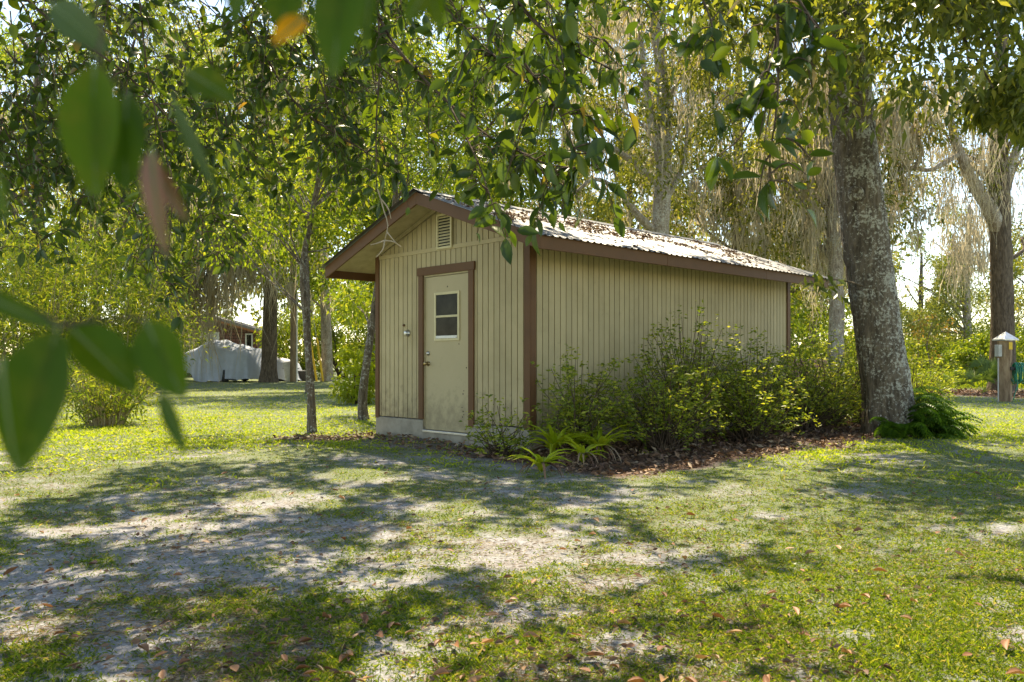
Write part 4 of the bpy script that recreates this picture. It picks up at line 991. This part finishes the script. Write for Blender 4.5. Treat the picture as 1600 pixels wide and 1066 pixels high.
# tarp-covered pile by the pole with a white board leaning against the pole
pile = empty('covered_pile', 'low pile under a grey tarp between the oak and the pole', 'tarp', (*bx(446, 44.5), 0))
nu, nv = 18, 14; G = np.empty((nu, nv, 3))
for i, u in enumerate(np.linspace(-.9, .9, nu)):
    for j, v in enumerate(np.linspace(-.8, .8, nv)):
        e = max(abs(u)/.9, abs(v)/.8); z = 1.15*(1-sstep(.55, 1.0, e)*.93)*(1-.18*u)+.05*math.sin(u*8+v*5); G[i, j] = (u*(1+.1*e), v, max(z, .02))
I, J = np.meshgrid(np.arange(nu-1), np.arange(nv-1), indexing='ij')
mk('tarp', G.reshape(-1, 3), np.stack([I*nv+J, (I+1)*nv+J, (I+1)*nv+J+1, I*nv+J+1], -1).reshape(-1, 4), M['tarp'], pile, True)
MB().box(-.7, .7, -.6, .6, 0, .7).build('crate', M['dark'], pile)
brd = MB().box(-.22, .22, -.03, .03, 0, 1.05).build('leaning_board', M['white'], None, bevel=.01)
brd.location = (*bx(453, 43.2), 0.0); brd.rotation_euler = (.1, -.12, 0); tag(brd, 'white board propped against the utility pole', 'board')
mb_ = empty('mailbin', 'dark low bin right of the utility pole', 'bin', (*bx(478, 44.5), 0)); mb_.name = 'storage_bin'
MB().box(-.5, .5, -.3, .3, 0, .5).build('bin_body', M['dark'], mb_, bevel=.03); MB().box(-.53, .53, -.33, .33, .502, .57).build('lid', plain('bin_lid', (.12, .13, .15), .6), mb_, bevel=.02)
M['polewood'] = barkmat('pole_wood', (.22, .16, .10), (.40, .30, .20), 4, bump=.25)
pole = empty('utility_pole', 'tan wooden utility pole with a white conduit', 'utility pole', (*bx(459, 43), 0))
trunk(pole, [(0, 0, -.1), (0, 0, 4), (0, 0, 9.5)], [.19, .175, .14], M['polewood'], 16, 20, .01)
MB().lathe([(.045, 0), (.045, 7.6)], (.19, -.12, 0), 8).build('conduit', M['white'], pole)
MB().box(-1.1, 1.1, -.24, -.15, 9.0, 9.12).build('crossarm', M['polewood'], pole)
M['yellow'] = plain('yellow_plastic', (.75, .48, .03), .45)
for (a, b, lab) in (((495, 592.6), (485.5, 539), 'yellow guy wire guard nearer the utility pole'), ((505, 591.5), (495, 528.6), 'yellow guy wire guard farther from the utility pole')):
    A = P(*a, 43.5); A[2] = 0; B = P(*b, 43.3); T = np.array([bx(459, 43)[0]+.1, 43.0, 8.7])
    g = empty('guy_wire', lab, 'guy wire', tuple(A)); e = unit(T-A); B = A+(B-A)/np.linalg.norm(B-A)*2.3
    tubes('guard', [(np.array([A*0, B-A]), [.055, .055])], M['yellow'], g, 8); tubes('wire', [(smooth_path([B-A, T-A], 6), [.012, .012])], M['steel'], g, 5)
# house
M['shingle'] = None
m, nd, lk, bs = newmat('red_shingle'); M['shingle'] = m
tc = nd.new('ShaderNodeTexCoord'); br = nd.new('ShaderNodeTexBrick'); br.inputs['Scale'].default_value = 1; br.inputs['Brick Width'].default_value = .28; br.inputs['Row Height'].default_value = .22; br.inputs['Mortar Size'].default_value = .02
mpn = nd.new('ShaderNodeMapping'); mpn.inputs['Rotation'].default_value = (math.radians(90), 0, 0); lk.new(tc.outputs['Object'], mpn.inputs['Vector']); lk.new(mpn.outputs['Vector'], br.inputs['Vector'])
br.inputs['Color1'].default_value = (.23, .105, .08, 1); br.inputs['Color2'].default_value = (.17, .075, .055, 1); br.inputs['Mortar'].default_value = (.07, .04, .03, 1)
lk.new(br.outputs['Color'], bs.inputs['Base Color']); bs.inputs['Roughness'].default_value = .85
hs = empty('house', 'red shingled house behind the covered boat', 'house', (*bx(352, 57), 0), math.radians(6))
MB().prism([(-5, 0), (2.15, 0), (2.15, 3.15), (-1.2, 4.1), (-5, 3.1)], 0, 8).build('wall', M['shingle'], hs)
hr = MB(); hr.prism([(-1.2, 4.12), (2.6, 3.04), (2.6, 3.2), (-1.2, 4.32), (-5.4, 3.2), (-5.4, 3.04)], -.5, 8.5); hr = hr.build('roof', plain('grey_shingle_roof', (.26, .24, .23), .9), hs)
MB().prism([(-1.2, 4.121), (2.6, 3.041), (2.6, 2.9), (-1.2, 3.98)], -.53, -.501).build('rake_board', plain('orange_trim', (.42, .17, .06), .7), hr)
for x0, x1, z0, z1 in ((1.35, 1.85, 2.0, 3.0), (-1.7, -.4, 2.3, 3.1), (-4, -2.8, 2.0, 3.0)):
    w = MB(); w.box(x0, x0+.09, -.05, -.002, z0, z1); w.box(x1-.09, x1, -.05, -.002, z0, z1); w.box(x0+.09, x1-.09, -.05, -.002, z1-.09, z1); w.box(x0+.09, x1-.09, -.05, -.002, z0, z0+.09)
    w = w.build('window', M['white'], hs); MB().box(x0+.09, x1-.09, -.02, -.003, z0+.09, z1-.09).build('pane', plain('pale_curtain_glass', (.45, .48, .5), .2) if x0 < 0 else M['glass'], w)
# small outbuilding with blue-white metal roof
ob = empty('outbuilding', 'small outbuilding with a blue and white gable left of the shed', 'building', (*bx(577, 56), 0))
MB().prism([(-1.1, 0), (1.6, 0), (1.6, 1.65), (-1.1, 1.65)], 0, 3).build('wall', plain('dark_plank_wall', (.10, .07, .05), .9), ob)
MB().prism([(-1.1, 1.652), (1.6, 1.652), (1.6, 2.45), (-.2, 2.25)], 0, 3).build('gable', plain('blue_white_metal', (.66, .72, .82), .5), ob)
MB().prism([(-1.3, 1.66), (-.2, 2.27), (1.8, 2.47), (1.8, 2.55), (-.25, 2.36), (-1.36, 1.75)], -.1, 3.1).build('roof', plain('dark_roof_edge', (.12, .13, .16), .6), ob)
yb = shrub('bright yellow-green leafy shrub left of the shed corner', bx(556, 20.3), 1.35, .62, 44, 46, .12, M['yshrub'], sc=.36)
lw = empty('brick_wall', 'low pinkish brick wall glimpsed past the far shed corner', 'wall', (*bx(1262, 40), 0))
MB().box(-1.6, 1.6, 0, .3, 0, 1.1).build('wall', plain('pink_brick', (.45, .25, .22), .9), lw); MB().box(-1.65, 1.65, -.03, .33, 1.102, 1.18).build('coping', plain('pink_coping', (.55, .38, .34), .9), lw)

# ------------------------------------------------------------------ post, hose, palmetto on the right
M['oldwood'] = barkmat('weathered_post_wood', (.17, .105, .065), (.44, .32, .21), 5, bump=.5)
ps = P(1571, 628, 21); ps[2] = 0
post = empty('wooden_post', 'weathered thick wooden post with a pointed cap', 'post', tuple(ps), .2)
pm = MB()
prf = []
for k in range(9): 
    a = k*2*math.pi/9+.3; r = .165*(1+.14*math.sin(k*2.3)); prf.append((r*math.cos(a), r*math.sin(a)))
nz = 8
Vp = [(x*(1+.04*math.sin(z*7+i)), y*(1+.04*math.cos(z*5+i)), -.1+z*1.66/(nz-1)) for z in range(nz) for i, (x, y) in enumerate(prf)]
Fp = [(z*9+i, z*9+(i+1) % 9, (z+1)*9+(i+1) % 9, (z+1)*9+i) for z in range(nz-1) for i in range(9)]+[tuple(range((nz-1)*9, nz*9))]
pm.add(Vp, Fp).build('post_shaft', M['oldwood'], post)
MB().add([(-.21, -.21, 1.57), (.21, -.21, 1.57), (.21, .21, 1.57), (-.21, .21, 1.57), (0, 0, 1.80), (-.21, -.21, 1.60), (.21, -.21, 1.60), (.21, .21, 1.60), (-.21, .21, 1.60)],
         [(3,2,1,0),(0,1,6,5),(1,2,7,6),(2,3,8,7),(3,0,5,8),(5,6,4),(6,7,4),(7,8,4),(8,5,4)]).build('cap', plain('zinc_cap', (.62, .63, .62), .35, .5), post)
MB().box(-.28, -.175, -.09, .05, 1.16, 1.46).build('junction_box', plain('grey_box', (.42, .42, .40), .5), post, bevel=.01)
MB().lathe([(.015, .0), (.015, 1.12)], (-.24, -.03, 0), 8).build('conduit', plain('grey_conduit', (.45, .45, .44), .5), post)
MB().box(-.07, .03, -.195, -.185, 1.34, 1.52).build('tag_plate', M['yellow'], post)
hz = P(1592, 582, 20.8)
hose = empty('garden_hose', 'coiled green garden hose hanging on the wooden post', 'hose', tuple(hz))
it = []
for k in range(14):
    a = np.linspace(0, 2*np.pi, 36); r = .20+.035*math.sin(k*2.1)
    it.append((np.stack([-.13+k*.021+.02*np.sin(a+k), r*.55*np.cos(a), r*1.15*np.sin(a)-.02*(k % 3)], -1), [.013, .013]))
a = np.linspace(0, 1, 12); it.append((np.stack([-.14+.05*np.sin(a*5), -.1+0*a, -.1-a*.6], -1), [.013, .013]))
tubes('coil', it, plain('green_hose', (.015, .20, .12), .35, 0, .5), hose, 6)
MB().box(-.22, -.02, -.03, .03, .05, .14).build('hose_bracket', M['dark'], hose)
pal = empty('palmetto', 'small palmetto with blue-green fronds at the foot of the right oak', 'palm', (*bx(1537, 26.5), 0))
for k in range(13):
    a = U(0, 6.28); el = U(.3, 1.25); L = U(.6, 1.0); e = np.array([math.cos(a)*math.cos(el), math.sin(a)*math.cos(el), math.sin(el)])*L
    s_ = unit(np.cross(e, [0, 0, 1])); up = unit(np.cross(s_, e)); VV = [np.zeros(3)-s_*.012, np.zeros(3)+s_*.012, e*.98]; FF = [(0, 1, 2)]
    for j in range(15):
        t = (j-7)/7*1.35; dd = unit(e)*math.cos(t)+s_*math.sin(t); q = e+dd*.55*(1-.25*abs(t))-np.array([0, 0, .12*abs(t)]); w = unit(np.cross(dd, up))*.02; b = len(VV)
        VV += [e, e+dd*.25+w, q, e+dd*.25-w]; FF += [(b, b+1, b+2), (b, b+2, b+3)]
    mk('frond', np.array(VV), FF, M['palm'], pal)
ln = tubes('power_line', [(np.stack([np.linspace(12, 60, 12), np.linspace(55, 62, 12), 12.2+.9*np.linspace(-1, 1, 12)**2], -1), [.03, .03])], M['steel'], None, 5)
tag(ln, 'thin grey cable crossing the sky right of the lichen tree', 'cable')

# ------------------------------------------------------------------ planting round the shed
def azalea(label, lx, ly, h, r, n, per, leaf=.06, mat='azalea'):
    w = S2W(lx, ly); z0 = float(gz(w[0], w[1])); t = empty('azalea_shrub', label, 'shrub', (w[0], w[1], z0), 0, None)
    it = []; p = []; d = []
    for k in range(n):
        a = U(0, 6.28); rr = r*math.sqrt(U(.02, 1)); hh = h*(1-.42*(rr/r)**2)*U(.35, 1.05)
        e = np.array([rr*math.cos(a), rr*math.sin(a), hh]); b = np.array([U(-.12, .12), U(-.12, .12), -.02])
        m1 = b*.5+e*.5*np.array([.75, .75, .95])+rng.normal(0, .05, 3)
        q = smooth_path([b, m1, e], 9); it.append((q, [.009, .0025]))
        k2 = int(per*U(.6, 1.4))                       # whorls along the outer half
        tips = [e]+[q[rng.integers(4, 9)]+rng.normal(0, .085, 3) for _ in range(6)]
        for tip in tips:
            m_ = max(4, k2//7); dd = rng.normal(0, 1, (m_, 3)); dd[:, 2] = abs(dd[:, 2])*.55-.1
            p.append(np.repeat(tip[None], m_, 0)+rng.normal(0, .022, (m_, 3))); d.append(dd)
    tubes('stems', it, M['twig'], t, 4)
    p = np.vstack(p); d = np.vstack(d); L = U(.6, 1.25, len(p))*leaf
    p[:, 2] = np.maximum(p[:, 2], .02)
    mk('foliage', *leaves2(p, d, L, L*.38, .2, .1), M[mat], t)
    return t
azalea('low sparse azalea in front of the near shed corner', 1.62, -.55, .60, .42, 26, 36)
azalea('sparse azalea beside the near corner board', 2.05, .22, 1.18, .55, 50, 70)
azalea('wide azalea at the front of the hedge behind the bromeliads', 2.62, 1.05, 1.2, .78, 95, 46)
azalea('tallest azalea reaching up the middle of the side wall', 2.35, 1.95, 1.78, .66, 120, 46)
azalea('rounded azalea bulging from the middle of the hedge', 2.75, 2.75, 1.15, .80, 95, 46)
azalea('azalea against the wall past the tallest one', 2.3, 3.6, 1.45, .75, 110, 48)
azalea('dark azalea in the hedge two thirds along the wall', 2.55, 4.6, 1.30, .80, 110, 48)
azalea('azalea near the far corner of the side wall', 2.4, 5.7, 1.50, .75, 110, 48)
azalea('azalea at the end of the hedge left of the lichen tree', 2.5, 6.7, 1.70, .85, 120, 48)
azalea('last azalea showing just behind the lichen tree', 2.9, 7.6, 1.4, .85, 100, 44)
tl = S2W(2.35, 1.95)
def straps(label, px, py, n, L, w=.062, mat='brom'):
    Y = 1316/(py-566); b = P(px, py, Y); b[2] = float(gz(b[0], b[1]))
    t = empty('bromeliad', label, 'bromeliad', tuple(b))
    for k in range(n+9):
        dead = k >= n
        a = U(0, 6.28) if not dead else U(2.6, 6.8); Lk = L*U(.7, 1.1)*(.75 if dead else 1); el = U(.75, 1.35) if not dead else U(.1, .5)
        V = []; Fc = []
        pos = np.array([0, 0, .05 if not dead else .12]); dirv = el
        for j in range(6):
            u = j/5; ww = (w*(1-.92*u**1.6) if not dead else w*.6*(1-.8*u))*.5
            sd = np.array([-math.sin(a), math.cos(a), 0])*ww; mid = pos-np.array([0, 0, .25*ww])
            V += [pos+sd+np.array([0, 0, ww*.5]), mid, pos-sd+np.array([0, 0, ww*.5])]
            pos = pos+np.array([math.cos(a)*math.cos(dirv), math.sin(a)*math.cos(dirv), math.sin(dirv)])*Lk/5; dirv -= U(.22, .40) if not dead else .35
        for j in range(5):
            e = 3*j; Fc += [(e, e+3, e+4, e+1), (e+1, e+4, e+5, e+2)]
        o = mk('leaf' if not dead else 'withered_leaf', V, Fc, M[mat] if not dead else M['litter'], t, True)
for px, py, n, L, lab in ((846, 742, 13, 0.39, 'small bromeliad at the left front of the bed'), (866, 716, 19, 0.57, 'brightest yellow-green bromeliad by the shed corner'), (898, 710, 17, 0.55, 'bromeliad second from the right in the bed'), (910, 726, 13, 0.39, 'small bromeliad in the middle of the bromeliad row'), (936, 714, 16, 0.60, 'rightmost bromeliad with arching straps beside the azaleas')):
    straps(lab, px, py, n, L)
# fern round the lichen tree
fern = empty('fern_clump', 'dark green fern spilling round the foot of the lichen tree', 'fern', tuple(LT))
ft = []
for v in range(5):
    L = U(.36, .55); V = []; Fc = []; pos = np.zeros(3); el = U(.7, 1.1); pts_ = []
    for j in range(15): pts_.append(pos.copy()); pos = pos+np.array([math.cos(el), 0, math.sin(el)])*L/14; el -= U(.10, .15)
    for j in range(1, 15):
        pl = .105*math.sin(min(1, (j+1)/15*1.0)*math.pi)**.6*(1.25-j/15)+.012
        for s in (-1, 1):
            tip = pts_[j]+np.array([.025, s*pl, -.02-.2*pl]); b = len(V); V += [pts_[j]-np.array([.016, 0, 0]), pts_[j]+np.array([.012, s*pl*.5, .006]), tip, pts_[j]+np.array([.02, 0, 0])]; Fc += [(b, b+1, b+2), (b, b+2, b+3)]
    ft.append((V, Fc))
fm = []
for k in range(125):
    v = k % 5
    if k < 5: o = mk('frond', ft[v][0], ft[v][1], M['fern'], fern); fm.append(o)
    else: o = share(fm[v], fern, 'frond')
    a = U(-2.05, .55); rr = .30+.42*U(0, 1)**1.3*(.35+.65*(a > -1.1))
    o.location = (rr*math.cos(a), rr*math.sin(a), max(.0, (.62-1.15*(rr-.3))*U(.0, 1.0)*(.35+.65*(a > -1.3)))); o.rotation_euler = (U(-.3, .3), U(-.1, .45), a+U(-.55, .55)); s_ = U(.7, 1.1); o.scale = (s_,)*3

# ------------------------------------------------------------------ grass, litter, fallen leaves
def screen_ground(n, pyr, pxr=(-150, 1750)):
    py = U(*pyr, n); w_ = pxr[1]-pxr[0]; px = np.where(U(0, 1, n) < .87, U(*pxr, n), U(pxr[0]-.28*w_, pxr[1]+.28*w_, n)); Y = EYE*F/(py-HOR); return (px-800)/F*Y, Y
def inshed(x, y):
    lx = (x+.852)*ca+(y-10.6)*sa_; ly = -(x+.852)*sa_+(y-10.6)*ca
    return (abs(lx) < W2+.03) & (ly > -.04) & (ly < LN+.03)
def sow(name, n, pyr, per, L, W, mat, thr=.25, up=(.15, 1.2), spread=.03, pxr=(-150, 1750), label=None, floor=.0, fade=None):
    x, y = screen_ground(n, pyr, pxr); g, l = masks(x, y)
    k = (np.maximum(g, floor*(l < .4)) > U(thr*.2, 1.0, n)) & ~inshed(x, y)
    if fade: k &= sstep(fade[0], fade[1], y+(fbm(x*.7, y*.7, 3)-.5)*5) > U(0, 1, n)
    x, y = x[k], y[k]
    m_ = len(x)*per; X = np.repeat(x, per)+rng.normal(0, spread, m_); Yv = np.repeat(y, per)+rng.normal(0, spread, m_)
    p = np.stack([X, Yv, gz(X, Yv)-.004], -1); a = U(0, 6.28, m_); e = U(*up, m_)
    d = np.stack([np.cos(a)*np.cos(e), np.sin(a)*np.cos(e), np.sin(e)], -1); LL_ = U(*L, m_)
    o = mk(name, *leaves2(p, d, LL_, U(*W, m_), .25, .25), M[mat]); tag(o, label, 'grass', kind='stuff'); return o
sow('grass', 86000, (650, 1110), 5, (.016, .042), (.0032, .0068), 'grass', label='short patchy grass growing over the sandy yard', floor=.14, fade=(15.5, 9.0))
M['straw'] = leafmat('dry_straw', [(0, (.16, .11, .075)), (.5, (.28, .20, .13)), (1, (.42, .33, .22))], .2, .7, .2, 1.0)
x, y = screen_ground(64000, (690, 1110)); k = ~inshed(x, y) & (fbm(x*2.1+9, y*2.1, 3) > U(.36, .66, len(x))); x, y = x[k], y[k]; a = U(0, 6.28, len(x))
tag(mk('dry_thatch', *leaves2(np.stack([x, y, gz(x, y)+.004], -1), np.stack([np.cos(a), np.sin(a), U(.0, .35, len(x))], -1), U(.02, .06, len(x)), U(.002, .005, len(x)), .3, .1), M['straw']), 'dry straw lying between the grass tufts', 'thatch', kind='stuff')
sow('weeds', 2600, (690, 1110), 9, (.016, .034), (.010, .02), 'azalea', up=(.05, .7), spread=.016, label='small broad-leaved weeds among the grass')
sow('tall_grass', 600, (700, 1110), 4, (.04, .09), (.004, .007), 'grass', up=(.8, 1.45), label='taller grass blades sticking up from the yard', spread=.02)
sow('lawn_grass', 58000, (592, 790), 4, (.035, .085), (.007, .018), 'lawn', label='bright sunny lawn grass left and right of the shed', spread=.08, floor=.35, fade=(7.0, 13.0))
n = 16000; mx_ = U(14, 40, n); my_ = U(28, 75, n); px, py = proj(np.stack([mx_, my_, 0*mx_], -1)); k = (px > 1400) & (px < 1750); mx_, my_ = mx_[k], my_[k]
mx_ = np.repeat(mx_, 4)+rng.normal(0, .15, 4*k.sum()); my_ = np.repeat(my_, 4)+rng.normal(0, .15, len(mx_)); g, l = masks(mx_, my_); k = l < .35; mx_, my_ = mx_[k], my_[k]
d = rng.normal(0, .35, (len(mx_), 3)); d[:, 2] = 1
tag(mk('meadow_grass', *leaves2(np.stack([mx_, my_, 0*mx_], -1), d, U(.3, .75, len(mx_)), U(.03, .06, len(mx_)), .2, .2), M['meadow']), 'tall bright meadow grass beyond the lichen tree', 'grass', kind='stuff')
n = 42000; x = U(-4.5, 7.5, n); y = U(6.5, 17, n); g, l = masks(x, y); k = (l > U(.25, 1, n)) & ~inshed(x, y); x, y = x[k], y[k]
n = 6000; x3 = U(12.5, 21, n); y3 = U(20, 33, n); g, l = masks(x3, y3); k = l > .4; x = np.r_[x, x3[k]]; y = np.r_[y, y3[k]]
p = np.stack([x, y, gz(x, y)+U(.004, .035, len(x))], -1); d = rng.normal(size=(len(x), 3)); d[:, 2] *= .22; L = U(.035, .10, len(x)); L[y > 20] *= 1.6
tag(mk('leaf_litter', *leaves2(p, d, L, L*U(.35, .5, len(x)), .5, -.1), M['litter']), 'brown leaf litter in the bed along the shed', 'leaf litter', kind='stuff')
x2, y2 = screen_ground(2400, (650, 1110)); k = (fbm(x2*1.3, y2*1.3+4, 3) > .47) & ~inshed(x2, y2); x2, y2 = x2[k], y2[k]; n = len(x2)
d = rng.normal(size=(n, 3)); d[:, 2] *= .15; L = U(.018, .042, n)
tag(mk('leaf_crumbs', *leaves12(np.stack([x2, y2, gz(x2, y2)+.012], -1), d, L, L*U(.35, .55, n), .5, U(-.3, .3, n)), M['litter'], None, True), 'small brown leaf crumbs scattered over the yard', 'leaf litter', kind='stuff')
var = []
for k in range(150):
    px = U(-20, 1620); py = 730+345*U(0, 1)**.75; Y = EYE*F/(py-HOR); x, y = (px-800)/F*Y, Y
    if inshed(np.array([x]), np.array([y]))[0]: continue
    if len(var) < 6:
        V, Fc = leaves12(np.zeros((1, 3)), np.array([[1., 0, .05]]), U(.042, .066), U(.02, .028), U(.2, .6), U(-.25, .25), side=np.array([[0, .1, 1.]]))
        o = mk('fallen_leaf', V, Fc, M['fallen'], None, True); var.append(o)
    else: o = share(var[k % len(var)], None, 'fallen_leaf')
    o.location = (x, y, float(gz(x, y))+.022); o.rotation_euler = (U(-.4, .4), U(-.3, .3), U(0, 6.28)); s_ = U(.7, 1.25); o.scale = (s_,)*3
    tag(o, 'curled brown fallen leaf lying on the patchy yard', 'leaf', 'brown leaves fallen on the yard')
